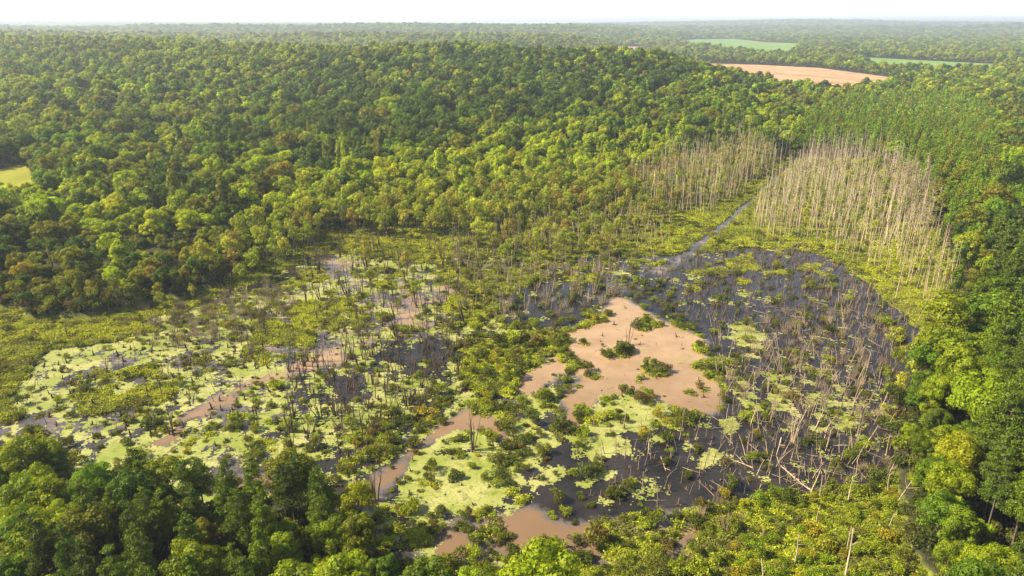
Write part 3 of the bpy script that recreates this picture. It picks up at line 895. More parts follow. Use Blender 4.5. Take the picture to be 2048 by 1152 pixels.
# bright belt along the far shore
belt = inpx([(-50, 400), (200, 420), (420, 470), (560, 420), (700, 350), (900, 330), (1150, 290), (1350, 300), (1250, 380), (1100, 430), (800, 445), (560, 490), (420, 540), (250, 520), (-50, 440)])
ci[belt & (q > .15)] = 2; ci[belt & (q > .6)] = 6
brown_edge = inpx([(-50, 530), (300, 500), (500, 480), (480, 560), (300, 625), (-50, 640)])
ci[brown_edge & (q > .3)] = 3; ci[brown_edge & (q > .965)] = 4; ci[brown_edge & (q > .3) & (q < .5)] = 2; ci[brown_edge & (q < .3)] = 1
hillface_shade = inpx([(600, 160), (900, 110), (1350, 130), (1400, 160), (1250, 220), (1000, 290), (700, 330), (560, 280)])
ci[hillface_shade & (q > .2) & (q < .72)] = 1  # more dark crowns where the slope turns from the sun: shade put into colour
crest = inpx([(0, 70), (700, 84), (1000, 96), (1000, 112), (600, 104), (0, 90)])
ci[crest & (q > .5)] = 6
kind = np.where(RNG.random(n) < (.06 + .3 * sm(.54, .64, fbm(x, y, 90, 2, 44))) * (1 - sm(400, 750, R)), 1, 0)       # 0 broad, 1 narrow, 2 pine
plant = inpx([(1560, 330), (1620, 250), (1700, 215), (1900, 205), (1990, 250), (1990, 420), (1900, 480), (1850, 400), (1790, 330), (1700, 312)])
kind[plant] = 2
rightp = inpx([(1960, 480), (2300, 420), (2500, 1400), (1960, 1500), (1930, 1200), (1960, 1000), (1940, 800), (1990, 650)])
kind[rightp & (q > .2)] = 2
nearleft = inpx([(-400, 880), (300, 900), (760, 1050), (1000, 1200), (1300, 1600), (-800, 1600)])
kind[nearleft] = 0
pn = inpx([(300, 975), (660, 960), (700, 1090), (560, 1250), (430, 1400), (60, 1500), (60, 1200), (260, 1060)])
kind[pn & (q > .38)] = 2
bl = nearleft & ~pn
ci[bl] = np.where(q[bl] < .6, 2, np.where(q[bl] < .8, 5, 0))
rnear = inpx([(1740, 700), (1960, 640), (1960, 1400), (1700, 1400)])
kind[rnear] = 0; ci[rnear] = np.where(q[rnear] < .6, 2, np.where(q[rnear] < .8, 5, 0))
ci[kind == 2] = np.where(q[kind == 2] < .5, 7, 0)
ci[plant] = np.where(q[plant] < .5, 0, np.where(q[plant] < .85, 5, 3))
sc = np.clip(RNG.lognormal(-.08, .27, n), .5, 1.5)
sc[kind == 2] = RNG.uniform(.85, 1.15, (kind == 2).sum())
sc[nearleft] *= .68
sc[belt] *= .85
sc[brown_edge] *= .62
nearshore = (R < 600) & (look('wet', x + 9, y - 9, 0) + look('wet', x, y - 12, 0) + look('wet', x - 12, y, 0) > 0)
sc[nearshore] *= .82
sc[R > 1900] *= (R[R > 1900] / 175 / 9.0) ** .8
szz = np.where(kind == 0, .86, 1.0) * RNG.uniform(.88, 1.1, n); szz[R > 1900] *= 1 / np.clip((R[R > 1900] / 175 / 9.0) ** .6, 1, 6)
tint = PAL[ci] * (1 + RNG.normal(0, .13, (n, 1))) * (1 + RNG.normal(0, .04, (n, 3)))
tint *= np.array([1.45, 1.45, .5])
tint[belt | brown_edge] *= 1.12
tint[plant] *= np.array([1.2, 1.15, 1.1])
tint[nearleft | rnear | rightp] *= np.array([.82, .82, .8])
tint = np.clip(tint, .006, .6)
lod = np.where(R < 175, 0, np.where(R < 620, 1, 2))
KN = np.empty(n, object)
for k, nm in enumerate(('broad', 'narrow', 'pine')):
    for l in range(3):
        kk = f'{nm}{l}'
        KN[(kind == k) & (lod == l)] = kk
rz = RNG.random(n) * 6.283

# ------------------------------------------------------------------ stuff through geometry nodes
def proto_coll(key):
    c = bpy.data.collections.new('sources_' + key)
    for i, p in enumerate(PROTO[key]):
        o = bpy.data.objects.new(f'{key}_{i:02d}', p['mesh'])
        c.objects.link(o)
    return c
COLL = {}
def scatter(name, key_list, keys, pos, rot, scl, tint, label, cat=None):
    """ONE object whose geometry nodes set down many plants; keys: index into key_list per point"""
    me = bpy.data.meshes.new(name)
    nP = len(pos)
    me.vertices.add(nP); me.vertices.foreach_set('co', np.asarray(pos, np.float32).ravel())
    def A(nm, typ, val):
        a = me.attributes.new(nm, typ, 'POINT')
        a.data.foreach_set({'FLOAT_VECTOR': 'vector', 'INT': 'value', 'FLOAT_COLOR': 'color', 'FLOAT': 'value'}[typ], np.asarray(val).ravel())
    A('rot', 'FLOAT_VECTOR', np.asarray(rot, np.float32)); A('scl', 'FLOAT_VECTOR', np.asarray(scl, np.float32))
    A('tint', 'FLOAT_COLOR', np.concatenate([tint, np.ones((nP, 1))], 1).astype(np.float32))
    A('which', 'INT', np.asarray(keys, np.int32)); A('variant', 'INT', RNG.integers(0, 1000, nP).astype(np.int32))
    o = bpy.data.objects.new(name, me); C.objects.link(o)
    ng = bpy.data.node_groups.new(name + '_scatter', 'GeometryNodeTree')
    ng.interface.new_socket('Geometry', in_out='INPUT', socket_type='NodeSocketGeometry')
    ng.interface.new_socket('Geometry', in_out='OUTPUT', socket_type='NodeSocketGeometry')
    gi = ng.nodes.new('NodeGroupInput'); go = ng.nodes.new('NodeGroupOutput')
    jn = ng.nodes.new('GeometryNodeJoinGeometry')
    def named(nm, dt):
        x = ng.nodes.new('GeometryNodeInputNamedAttribute'); x.data_type = dt; x.inputs['Name'].default_value = nm
        return x.outputs['Attribute']
    for i, key in enumerate(key_list):
        if not (np.asarray(keys) == i).any(): continue
        if key not in COLL: COLL[key] = proto_coll(key)
        ci_ = ng.nodes.new('GeometryNodeCollectionInfo'); ci_.inputs['Collection'].default_value = COLL[key]
        ci_.inputs['Separate Children'].default_value = True; ci_.inputs['Reset Children'].default_value = True
        ip = ng.nodes.new('GeometryNodeInstanceOnPoints'); ip.inputs['Pick Instance'].default_value = True
        cmp_ = ng.nodes.new('FunctionNodeCompare'); cmp_.data_type = 'INT'; cmp_.operation = 'EQUAL'
        ng.links.new(named('which', 'INT'), cmp_.inputs[2]); cmp_.inputs[3].default_value = i
        ng.links.new(gi.outputs[0], ip.inputs['Points']); ng.links.new(cmp_.outputs[0], ip.inputs['Selection'])
        ng.links.new(ci_.outputs[0], ip.inputs['Instance']); ng.links.new(named('variant', 'INT'), ip.inputs['Instance Index'])
        ng.links.new(named('rot', 'FLOAT_VECTOR'), ip.inputs['Rotation']); ng.links.new(named('scl', 'FLOAT_VECTOR'), ip.inputs['Scale'])
        ng.links.new(ip.outputs[0], jn.inputs[0])
    ng.links.new(jn.outputs[0], go.inputs[0])
    md = o.modifiers.new('scatter', 'NODES'); md.node_group = ng
    tag(o, label, cat, kind='stuff')
    return o

# ------------------------------------------------------------------ words for labels
ORD = ['first', 'second', 'third', 'fourth', 'fifth', 'sixth', 'seventh', 'eighth', 'ninth', 'tenth', 'eleventh', 'twelfth', 'thirteenth', 'fourteenth', 'fifteenth',
       'sixteenth', 'seventeenth', 'eighteenth', 'nineteenth', 'twentieth', 'twenty-first', 'twenty-second', 'twenty-third', 'twenty-fourth', 'twenty-fifth', 'twenty-sixth', 'twenty-seventh', 'twenty-eighth', 'twenty-ninth', 'thirtieth',
       'thirty-first', 'thirty-second', 'thirty-third', 'thirty-fourth', 'thirty-fifth', 'thirty-sixth', 'thirty-seventh', 'thirty-eighth', 'thirty-ninth', 'fortieth']
def place(px, py):
    """a place one can find, for a foot at this photograph pixel"""
    if py > 930 and px < 330: return 'lower left wood, west end'
    if py > 900 and px < 700: return 'middle of lower left wood'
    if py > 1000 and px < 1150: return 'lower left wood, east tip'
    if px > 1930 and py > 640: return 'lower right wood'
    if px > 1700 and py > 1000: return 'thicket at bottom right'
    if px > 1760 and py > 690: return 'wood right of fallen trunks'
    if px > 1850 and py > 400: return 'wood right of dead pines'
    if py > 1000 and px > 1450: return 'shrubs along bottom right'
    if py > 1000: return 'bushes at bottom centre'
    if py < 330 and px > 1540: return 'pine wood behind dead pines'
    if px > 1480 and py < 500: return 'stand right of ditch'
    if px > 1690 and py < 640: return 'marsh right of dark water'
    if px > 1200 and py < 500: return 'stand left of ditch'
    if px > 1640 and py > 640: return 'tangle right of dark water'
    if px > 1430 and py < 640: return 'upper part of dark water'
    if px > 1430 and py < 830: return 'dark water right of pool'
    if px > 1120 and py > 830: return 'dark water below pool'
    if px > 1120 and py > 585: return 'brown pool and its edges'
    if px > 1000 and py > 500: return 'dark channel above pool'
    if px > 780 and py > 860: return 'duckweed island below brown arm'
    if px > 900 and py > 650: return 'shrub island left of pool'
    if px > 560 and py > 690: return 'snag stand, lower centre'
    if px > 560 and py > 560: return 'green mats left of centre'
    if px > 560 and py > 430: return 'meadow above the pools'
    if py > 760: return 'duckweed lake, near shore'
    if py > 690: return 'duckweed lake, upper part'
    if py > 600: return 'left marsh above duckweed lake'
    if py > 400: return 'far shore wood at left'
    return 'hillside behind swamp'
def tone(t):
    r_, g_, b_ = t
    if r_ > g_ * 1.15: return 'rusty'
    if g_ > .245: return 'pale yellow-green'
    if g_ > .18: return 'bright green'
    if r_ > g_ * .8: return 'olive'
    if g_ > .11: return 'fresh green'
    return 'dark green'
def label_all(items, noun):
    """items: (obj, px, py, look words); sets a label on each that holds for it alone"""
    by = {}
    for it in items:
        by.setdefault((it[3], place(it[1], it[2])), []).append(it)
    for (lk, pl), L in by.items():
        L.sort(key=lambda i: i[1])
        if len(L) == 1:
            L[0][0]['label'] = f'{lk} {noun} in the {pl}'
            continue
        # rows by distance when there are many
        if len(L) > 9:
            ys = np.array([i[2] for i in L]); nr = 2 if len(L) <= 18 else max(3, math.ceil(len(L) / 34))
            cuts = np.quantile(ys, np.linspace(0, 1, nr + 1)[1:-1])
            rows = [[] for _ in range(nr)]
            for i in L: rows[int((i[2] > cuts).sum())].append(i)
            nm = {2: ['far row', 'near row'], 3: ['far row', 'middle row', 'near row']}.get(nr) or ['backmost row'] + [f'{ORD[i]} row from back' for i in range(1, nr - 1)] + ['front row']
        else:
            rows = [L]; nm = ['']
        for rw, w in zip(rows, nm):
            for k, it in enumerate(rw):
                it[0]['label'] = f'{lk} {noun}, {ORD[min(k, 39)]} from left{" in " + w if w else ""}, {pl}'

def thing(name, loc, rzv, s, cat, group, tintv, parts, tilt=(0, 0)):
    """an Empty at the foot with its parts as children"""
    o = bpy.data.objects.new(name, None); o.empty_display_size = .5
    C.objects.link(o); o.location = loc; o.rotation_euler = (tilt[0], tilt[1], rzv); o.scale = s
    o['category'] = cat; o['group'] = group
    for nm, me in parts:
        c = bpy.data.objects.new(nm, me); C.objects.link(c); c.parent = o; c['tint'] = [float(a) for a in tintv]
    return o
def single(name, me, loc, rzv, s, cat, group, tintv, tilt=(0, 0)):
    o = bpy.data.objects.new(name, me); C.objects.link(o); o.location = loc; o.rotation_euler = (tilt[0], tilt[1], rzv); o.scale = s
    o['category'] = cat; o['group'] = group; o['tint'] = [float(a) for a in tintv]
    return o

# ------------------------------------------------------------------ living trees
allk = ['broad0', 'broad1', 'broad2', 'narrow0', 'narrow1', 'narrow2', 'pine0', 'pine1', 'pine2']
tpx, tpy = PIX(x, y, z + 13 * sc * szz)
show = sc / R
taken = np.zeros(n, bool)
for knd, name, cat, noun in ((0, 'broadleaf_tree', 'tree', 'broadleaf tree'), (1, 'columnar_tree', 'tree', 'narrow tree'), (2, 'pine_tree', 'pine tree', 'pine')):
    cand = np.where((kind == knd) & (tpx > 5) & (tpx < 2043) & (tpy < 1140) & (tpy > 0))[0]
    cand = cand[np.argsort(-show[cand])][:290]
    items = []
    for i in cand:
        p = PROTO[KN[i]][int(RNG.integers(0, len(PROTO[KN[i]])))]
        s = float(sc[i])
        o = thing(name, (x[i], y[i], z[i] - .1), rz[i], (s, s, s * szz[i]), cat, f'{noun}s of the woods round the swamp', tint[i], [('trunk', p['trunk']), ('crown', p['crown'])])
        size = 'tall' if s > 1.08 else 'small' if s < .8 else 'mid-sized'
        items.append((o, float(fpx[i]), float(fpy[i]), f'{size} {tone(tint[i])}'))
        taken[i] = True
    label_all(items, noun)
rest = ~taken
near = rest & (R < 620)
for nm, sel, lab in (('nearer_woods', rest & (R < 1500), 'mixed woodland crowns covering the hill behind the swamp'), ('distant_forest', rest & (R >= 1500), 'hazy forest covering the far hills and valley')):
    idx = np.where(sel)[0]
    keys = np.array([allk.index(k) for k in KN[idx]])
    scatter(nm, allk, keys, np.stack([x[idx], y[idx], z[idx] - .1], 1), np.stack([0 * rz[idx], 0 * rz[idx], rz[idx]], 1),
            np.stack([sc[idx], sc[idx], sc[idx] * szz[idx]], 1), tint[idx], lab, 'woods')
print('trees', n)

# ------------------------------------------------------------------ generic swamp scatter
def spots(P, s, jit=None, rng=RNG, dens=None):
    """jittered positions inside a pixel polygon, spacing s metres"""
    P = poly(P)
    a, b = jgrid(P[:, 0].min(), P[:, 0].max(), P[:, 1].min(), P[:, 1].max(), s, rng)
    k = inside(a + (fbm(a, b, 12, 2, 3) - .5) * 8, b + (fbm(a, b, 12, 2, 4) - .5) * 8, P)
    a, b = a[k], b[k]
    if dens is not None:
        k = rng.random(len(a)) < dens
        a, b = a[k], b[k]
    return a, b

class Batch:
    def __init__(self): self.x = []; self.y = []; self.s = []; self.sz = []; self.k = []; self.t = []; self.tilt = []
    def add(self, a, b, s, sz, key, t, tilt=0.0):
        m = len(a)
        if not m: return
        self.x.append(a); self.y.append(b); self.s.append(np.broadcast_to(s, m)); self.sz.append(np.broadcast_to(sz, m)); self.k += [key] * m
        self.t.append(t); self.tilt.append(RNG.normal(0, 1, (m, 2)) * tilt)
    def done(self, name, cat, noun, group, stuffname, stufflabel, limit, lookw, waterz=None, parts=None, limit_parts=80):
        x = np.concatenate(self.x); y = np.concatenate(self.y); s = np.concatenate(self.s); sz = np.concatenate(self.sz); t = np.concatenate(self.t); ti = np.concatenate(self.tilt); K = np.array(self.k, object)
        z = height(x, y)
        if waterz is not None: z = np.maximum(z, waterz)
        px, py = PIX(x, y, z); R = np.hypot(x, y)
        inn = (px > 3) & (px < 2045) & (py < 1150)
        order = np.argsort(-(s * sz / R) * inn)
        ind = order[:limit]; ind = ind[inn[ind]]
        m = np.zeros(len(x), bool); m[ind] = True
        rzv = RNG.random(len(x)) * 6.283
        items = []
        for c, i in enumerate(ind):
            P = PROTO[K[i]]; p = P[int(RNG.integers(0, len(P)))]
            loc = (x[i], y[i], z[i]); S = (s[i], s[i], s[i] * sz[i])
            if 'crown' in p:
                o = thing(name, loc, rzv[i], S, cat, group, t[i], [('stem', p['trunk']), ('foliage', p['crown'])] if name == 'shrub' else [('trunk', p['trunk']), ('crown', p['crown'])], ti[i])
            elif 'br' in p and c < limit_parts:
                o = thing(name, loc, rzv[i], S, cat, group, t[i], [('trunk', p['trunk'])] + [('branch', b) for b in p['br'][:14]], ti[i])
            else:
                o = single(name, p['mesh'], loc, rzv[i], S, cat, group, t[i], ti[i])
            items.append((o, float(px[i]), float(py[i]), lookw(K[i], s[i] * sz[i], t[i])))
        label_all(items, noun)
        idx = np.where(~m)[0]
        if len(idx):
            kl = sorted(set(self.k)); keys = np.array([kl.index(k) for k in K[idx]])
            scatter(stuffname, kl, keys, np.stack([x[idx], y[idx], z[idx]], 1), np.stack([ti[idx, 0], ti[idx, 1], rzv[idx]], 1), np.stack([s[idx], s[idx], s[idx] * sz[idx]], 1), t[idx], stufflabel, cat)
        print(name, len(x))

def wood_t(m, base, jit=.15):
    b = np.array(base)[None] * (1 + RNG.normal(0, jit, (m, 1))) * (1 + RNG.normal(0, .03, (m, 3)))
    return np.clip(b, .02, .9)
PALE = (.58, .49, .36); GREY = (.30, .26, .22); DARK = (.12, .095, .075); OLV = (.22, .20, .12)

# dead pines, the tall pale stand either side of the ditch
B = Batch()
def dist_ditch(a, b):
    d = np.full(a.shape, 1e9)
    for i in range(len(DITCH) - 1):
        p, q_ = DITCH[i], DITCH[i + 1]
        L2 = ((q_ - p) ** 2).sum(); t = np.clip(((a - p[0]) * (q_[0] - p[0]) + (b - p[1]) * (q_[1] - p[1])) / L2, 0, 1)
        d = np.minimum(d, np.hypot(a - p[0] - t * (q_[0] - p[0]), b - p[1] - t * (q_[1] - p[1])))
    return d
a, b = spots([(1500, 430), (1590, 318), (1700, 310), (1790, 330), (1835, 400), (1850, 470), (1780, 500), (1640, 480), (1520, 478)], 3.4)
k = dist_ditch(a, b) > 5; a, b = a[k], b[k]
B.add(a, b, RNG.beta(2.2, 1.6, len(a)) * .85 + .3, RNG.uniform(.7, 1.15, len(a)), 'dead_pine', wood_t(len(a), (.50, .44, .35), .28), .05)
a, b = spots([(1250, 372), (1340, 330), (1480, 298), (1580, 305), (1500, 380), (1420, 430), (1300, 430)], 2.9)
k = dist_ditch(a, b) > 5; a, b = a[k], b[k]
B.add(a, b, RNG.beta(2.2, 1.6, len(a)) * .8 + .3, RNG.uniform(.7, 1.15, len(a)), 'dead_pine', wood_t(len(a), (.46, .42, .31), .28), .05)
a, b = spots([(1640, 500), (1780, 480), (1850, 440), (1890, 500), (1905, 600), (1870, 620), (1800, 560), (1700, 530)], 4.0)
B.add(a, b, RNG.uniform(.5, .95, len(a)), RNG.uniform(.7, 1.1, len(a)), 'dead_pine', wood_t(len(a), PALE), .05)
a, b = spots([(1420, 440), (1500, 400), (1640, 490), (1700, 530), (1480, 490)], 7.0)
k = dist_ditch(a, b) > 4; a, b = a[k], b[k]
B.add(a, b, RNG.uniform(.35, .6, len(a)), 1., 'dead_pine', wood_t(len(a), PALE), .05)
a, b = spots([(1760, 345), (1840, 380), (1880, 470), (1860, 520), (1800, 480), (1770, 400)], 6.5)
B.add(a, b, RNG.uniform(.8, 1.0, len(a)), 1., 'dead_head', wood_t(len(a), (.40, .35, .26)), .03)
a, b = spots([(880, 420), (1100, 410), (1240, 380), (1320, 430), (1250, 480), (1000, 500), (880, 470)], 5.0)
B.add(a, b, RNG.uniform(.35, .7, len(a)), 1., 'dead_pine', wood_t(len(a), (.46, .42, .32), .25), .06)
# named tall ones that stand out
for (px_, py_, s_, key) in ((1868, 600, 1.05, 'dead_pine'), (1838, 455, 1.12, 'dead_head'), (1812, 570, .95, 'dead_pine'), (1757, 525, .8, 'dead_pine'), (1722, 500, .8, 'dead_pine'),
                            (1700, 610, .5, 'dead_pine'), (1846, 600, .9, 'dead_pine'), (1790, 600, 1.0, 'dead_pine'), (1850, 480, 1.0, 'dead_head')):
    a, b = G(px_, py_); B.add(np.array([a]), np.array([b]), s_, 1., key, wood_t(1, PALE, .05), .04)
def lw(key, s, t):
    v_ = float(np.mean(t))
    tn = 'pale' if v_ > .42 else 'buff' if v_ > .34 else 'grey' if v_ > .2 else 'dark'
    if key == 'dead_head': return f'{tn} twiggy-headed'
    return f'{tn} {"tall" if s > .85 else "short" if s < .5 else "mid-height"}'
B.done('dead_pine', 'dead tree', 'dead pine', 'dead pines standing in the marsh', 'dead_pine_stand', 'dense stand of pale bare dead pine poles either side of the ditch', 290, lw, limit_parts=60)

# forked dead trees and thin stems in the water
B = Batch()
def ad(P, s, key, base, smin, smax, tilt=.12, dens=None, sz=1.):
    a, b = spots(P, s, dens=dens)
    B.add(a, b, RNG.uniform(smin, smax, len(a)), sz, key, wood_t(len(a), base, .2), tilt)
ad([(600, 720), (700, 680), (900, 640), (940, 740), (860, 800), (760, 860), (600, 900)], 6.0, 'dead_tree', DARK, .6, 1.05)
ad([(400, 700), (600, 640), (620, 900), (450, 920), (300, 880)], 13, 'dead_tree', DARK, .55, .95)
ad([(60, 660), (400, 640), (400, 700), (250, 760), (60, 800)], 17, 'dead_tree', DARK, .5, .8)
ad([(560, 470), (900, 500), (1000, 560), (960, 660), (700, 660), (600, 600)], 9.5, 'dead_tree', DARK, .6, 1.05, sz=1.1)
ad([(900, 480), (1250, 480), (1250, 590), (1050, 660), (900, 650)], 9.5, 'dead_tree', (.27, .235, .16), .6, 1.0, sz=1.15)
ad([(1290, 520), (1420, 520), (1420, 640), (1290, 620)], 9, 'dead_tree', DARK, .5, .9)
ad([(1480, 640), (1760, 640), (1760, 960), (1560, 960)], 12, 'dead_tree', (.34, .30, .24), .6, 1.0)
for (px_, py_, s_) in ((945, 902, 1.1), (753, 1000, 1.0), (343, 868, 1.05), (612, 612, 1.0), (700, 590, .85), (655, 520, .9), (545, 470, .9), (460, 590, 1.2), (830, 1010, .6), (1240, 700, .6), (1256, 690, .8)):
    a, b = G(px_, py_); B.add(np.array([a]), np.array([b]), s_, 1., 'dead_tree', wood_t(1, DARK, .1), .03)
def lw2(key, s, t):
    v_ = float(np.mean(t))
    return ('pale' if v_ > .3 else 'grey' if v_ > .2 else 'brown' if v_ > .11 else 'dark') + (' tall' if s > .9 else ' low' if s < .7 else ' mid-height') + ' forked'
B.done('dead_tree', 'dead tree', 'dead tree', 'forked dead trees standing in the swamp', 'dead_tree_stand', 'scattered forked dead trees in the swamp', 290, lw2, waterz=-.2, limit_parts=110)

B = Batch()
ad([(1370, 512), (1600, 492), (1740, 570), (1830, 680), (1790, 760), (1560, 700), (1430, 640), (1330, 640)], 1.75, 'dead_stem', (.24, .20, .175), .26, .62, .17, .75)
ad([(1430, 640), (1560, 690), (1800, 740), (1780, 950), (1600, 990), (1450, 960), (1440, 800)], 1.9, 'dead_stem', (.37, .31, .235), .32, .95, .25, .75)
ad([(1160, 840), (1450, 830), (1500, 1000), (1250, 1010), (1150, 930)], 2.9, 'dead_stem', (.28, .235, .19), .4, .95, .15, .7)
ad([(600, 700), (900, 640), (940, 740), (860, 820), (700, 900), (560, 900)], 2.7, 'dead_stem', (.12, .095, .075), .35, 1.0, .14, .8)
ad([(300, 640), (600, 600), (600, 720), (560, 800), (300, 800)], 3.6, 'dead_stem', DARK, .3, .8, .15)
ad([(60, 740), (230, 682), (330, 670), (330, 850), (120, 870), (40, 820)], 5.0, 'dead_stem', DARK, .3, .7, .2)
ad([(900, 440), (1300, 430), (1340, 510), (1250, 590), (1020, 650), (900, 620)], 5.0, 'dead_stem', (.42, .37, .25), .5, 1.1, .07, .9)
ad([(1050, 400), (1250, 370), (1340, 420), (1340, 500), (1050, 500)], 3.8, 'dead_stem', (.42, .37, .23), .7, 1.3, .06, .9)
ad([(560, 470), (900, 430), (900, 600), (620, 600)], 3.4, 'dead_stem', (.16, .135, .09), .4, 1.0, .12)
ad([(600, 600), (900, 580), (1000, 640), (900, 700), (640, 700)], 3.6, 'dead_stem', DARK, .35, .95, .12)
ad([(0, 600), (400, 600), (330, 660), (60, 740)], 4.2, 'dead_stem', (.13, .11, .075), .3, .7, .1)
ad([(1480, 1010), (1800, 960), (1830, 1150), (1480, 1200)], 8.5, 'dead_stem', (.5, .45, .36), .6, 1.1, .1)
ad([(1600, 560), (1850, 560), (1850, 700), (1800, 740)], 3.0, 'dead_stem', (.40, .32, .24), .3, .8, .12)
for (px_, py_, s_) in ((1690, 1160, 1.3), (1525, 1180, 1.4), (1775, 990, 1.4), (1640, 1000, 1.3), (1785, 1020, 1.3), (1620, 990, 1.2), (1590, 870, 1.3), (1650, 900, 1.2)):
    a, b = G(px_, py_); B.add(np.array([a]), np.array([b]), s_, 1.1, 'dead_stem', wood_t(1, (.52, .46, .36), .05), .1)
def lw3(key, s, t):
    v_ = float(np.mean(t))
    return ('pale' if v_ > .36 else 'buff' if v_ > .26 else 'grey' if v_ > .16 else 'brown' if v_ > .1 else 'blackish') + (' tall' if s > .95 else ' short' if s < .6 else ' mid-height')
B.done('leafless_sapling', 'dead sapling', 'dead sapling', 'thin bare stems standing in the swamp', 'dead_stems', 'countless thin bare stems poking up out of the dark water', 290, lw3, waterz=-.2)

# grey twiggy thickets
B = Batch()
def ad2(P, s, base, smin, smax, dens=1.):
    a, b = spots(P, s, dens=dens)
    B.add(a, b, RNG.uniform(smin, smax, len(a)), 1., 'thicket', wood_t(len(a), base, .2), .08)
ad2([(300, 640), (440, 590), (560, 560), (600, 620), (500, 690), (340, 700)], 4.2, (.27, .24, .17), .8, 1.4, .8)
ad2([(250, 620), (420, 600), (460, 660), (330, 700), (260, 680)], 4.5, (.33, .28, .2), .7, 1.2, .7)
ad2([(1500, 620), (1780, 640), (1770, 880), (1560, 900), (1480, 760)], 4.5, (.34, .29, .21), .6, 1.2, .6)
ad2([(900, 560), (1250, 500), (1240, 600), (1020, 660)], 5.6, (.36, .32, .22), .7, 1.3, .7)
ad2([(1380, 1000), (1500, 980), (1480, 1060), (1390, 1060)], 3.5, (.40, .34, .24), .6, 1.0, .7)
ad2([(1370, 512), (1600, 495), (1740, 570), (1700, 640), (1430, 640)], 5.0, (.2, .165, .14), .4, .8, .6)
ad2([(1650, 940), (1760, 850), (1800, 960), (1750, 990)], 3.5, (.33, .28, .2), .6, 1.0, .7)
ad2([(660, 700), (900, 660), (900, 760), (700, 880)], 6.0, (.15, .12, .09), .6, 1.2, .7)
B.done('dead_shrub', 'dead shrub', 'dead shrub', 'twiggy dead shrubs in the swamp', 'dead_shrubs', 'grey twiggy dead shrubs spread over the swamp', 290, lw3, waterz=-.15)

# stumps
B = Batch()
def ad3(P, s, base, smin, smax, dens=1.):
    a, b = spots(P, s, dens=dens)
    B.add(a, b, RNG.uniform(smin, smax, len(a)), 1., 'stump', wood_t(len(a), base, .25), .1)
ad3([(60, 740), (230, 682), (600, 600), (900, 640), (930, 760), (760, 940), (560, 900), (250, 890), (40, 860)], 3.9, (.09, .075, .055), .5, 1.25)
ad3([(1230, 590), (1420, 650), (1430, 830), (1130, 830), (1140, 700)], 8.5, (.10, .075, .055), .5, .9)
ad3([(1160, 840), (1450, 830), (1780, 800), (1780, 960), (1250, 1010), (1030, 950)], 4.0, (.14, .11, .09), .5, 1.0, .8)
ad3([(800, 900), (1000, 870), (1040, 950), (900, 1040), (800, 1000)], 3.6, (.09, .08, .05), .5, 1.0, .8)
ad3([(1370, 512), (1600, 495), (1740, 570), (1830, 700), (1430, 640), (1250, 590), (1100, 600)], 3.6, (.13, .105, .095), .6, 1.2, .7)
def lw4(key, s, t):
    v_ = float(np.mean(t))
    return ('grey' if v_ > .12 else 'brown' if v_ > .085 else 'black') + (' big' if s > 1.0 else ' small' if s < .7 else ' middling')
B.done('stump', 'stump', 'stump', 'stumps and snags standing in the water', 'small_stumps', 'small dark snags scattered over the water', 290, lw4, waterz=0.0)

# fallen trunks
B = Batch()
def ad4(P, s, base, smin, smax, dens=1., heading=None):
    a, b = spots(P, s, dens=dens)
    B.add(a, b, RNG.uniform(smin, smax, len(a)), RNG.uniform(.5, 1.6, len(a)), 'log', wood_t(len(a), base, .2), .06)
ad4([(1430, 700), (1780, 700), (1790, 960), (1560, 990), (1400, 980), (1440, 800)], 3.1, (.36, .31, .24), .25, .8, .75)
ad4([(1100, 860), (1450, 840), (1500, 1000), (1250, 1010)], 5.0, (.30, .25, .20), .25, .75, .7)
ad4([(1480, 600), (1830, 620), (1830, 720), (1500, 700)], 3.5, (.36, .29, .23), .35, .8, .7)
ad4([(60, 720), (260, 700), (260, 790), (60, 820)], 6.5, (.15, .12, .085), .4, 1.2)
ad4([(260, 700), (600, 640), (900, 680), (880, 820), (600, 900), (300, 860)], 9, (.12, .10, .075), .4, .9)
ad4([(880, 480), (1300, 470), (1250, 600), (1000, 640), (880, 600)], 9, (.2, .17, .12), .35, .8)
ad4([(800, 900), (1000, 880), (1000, 1020), (850, 1040)], 8, (.12, .10, .06), .3, .6)
ad4([(1230, 600), (1410, 660), (1420, 820), (1150, 820), (1150, 700)], 6.5, (.16, .12, .09), .12, .35)
for (px_, py_, s_) in ((100, 688, .9), (690, 640, 1.0), (1640, 840, 1.5), (1560, 900, 1.3), (1480, 930, 1.2), (1330, 930, 1.1), (1300, 900, 1.0), (1590, 960, 1.4)):
    a, b = G(px_, py_); B.add(np.array([a]), np.array([b]), s_, 1., 'log', wood_t(1, (.58, .50, .38), .05), .05)
B.done('fallen_log', 'log', 'fallen trunk', 'fallen trunks lying in the swamp', 'fallen_wood', 'small fallen sticks and poles across the swamp', 290, lw3, waterz=.05)

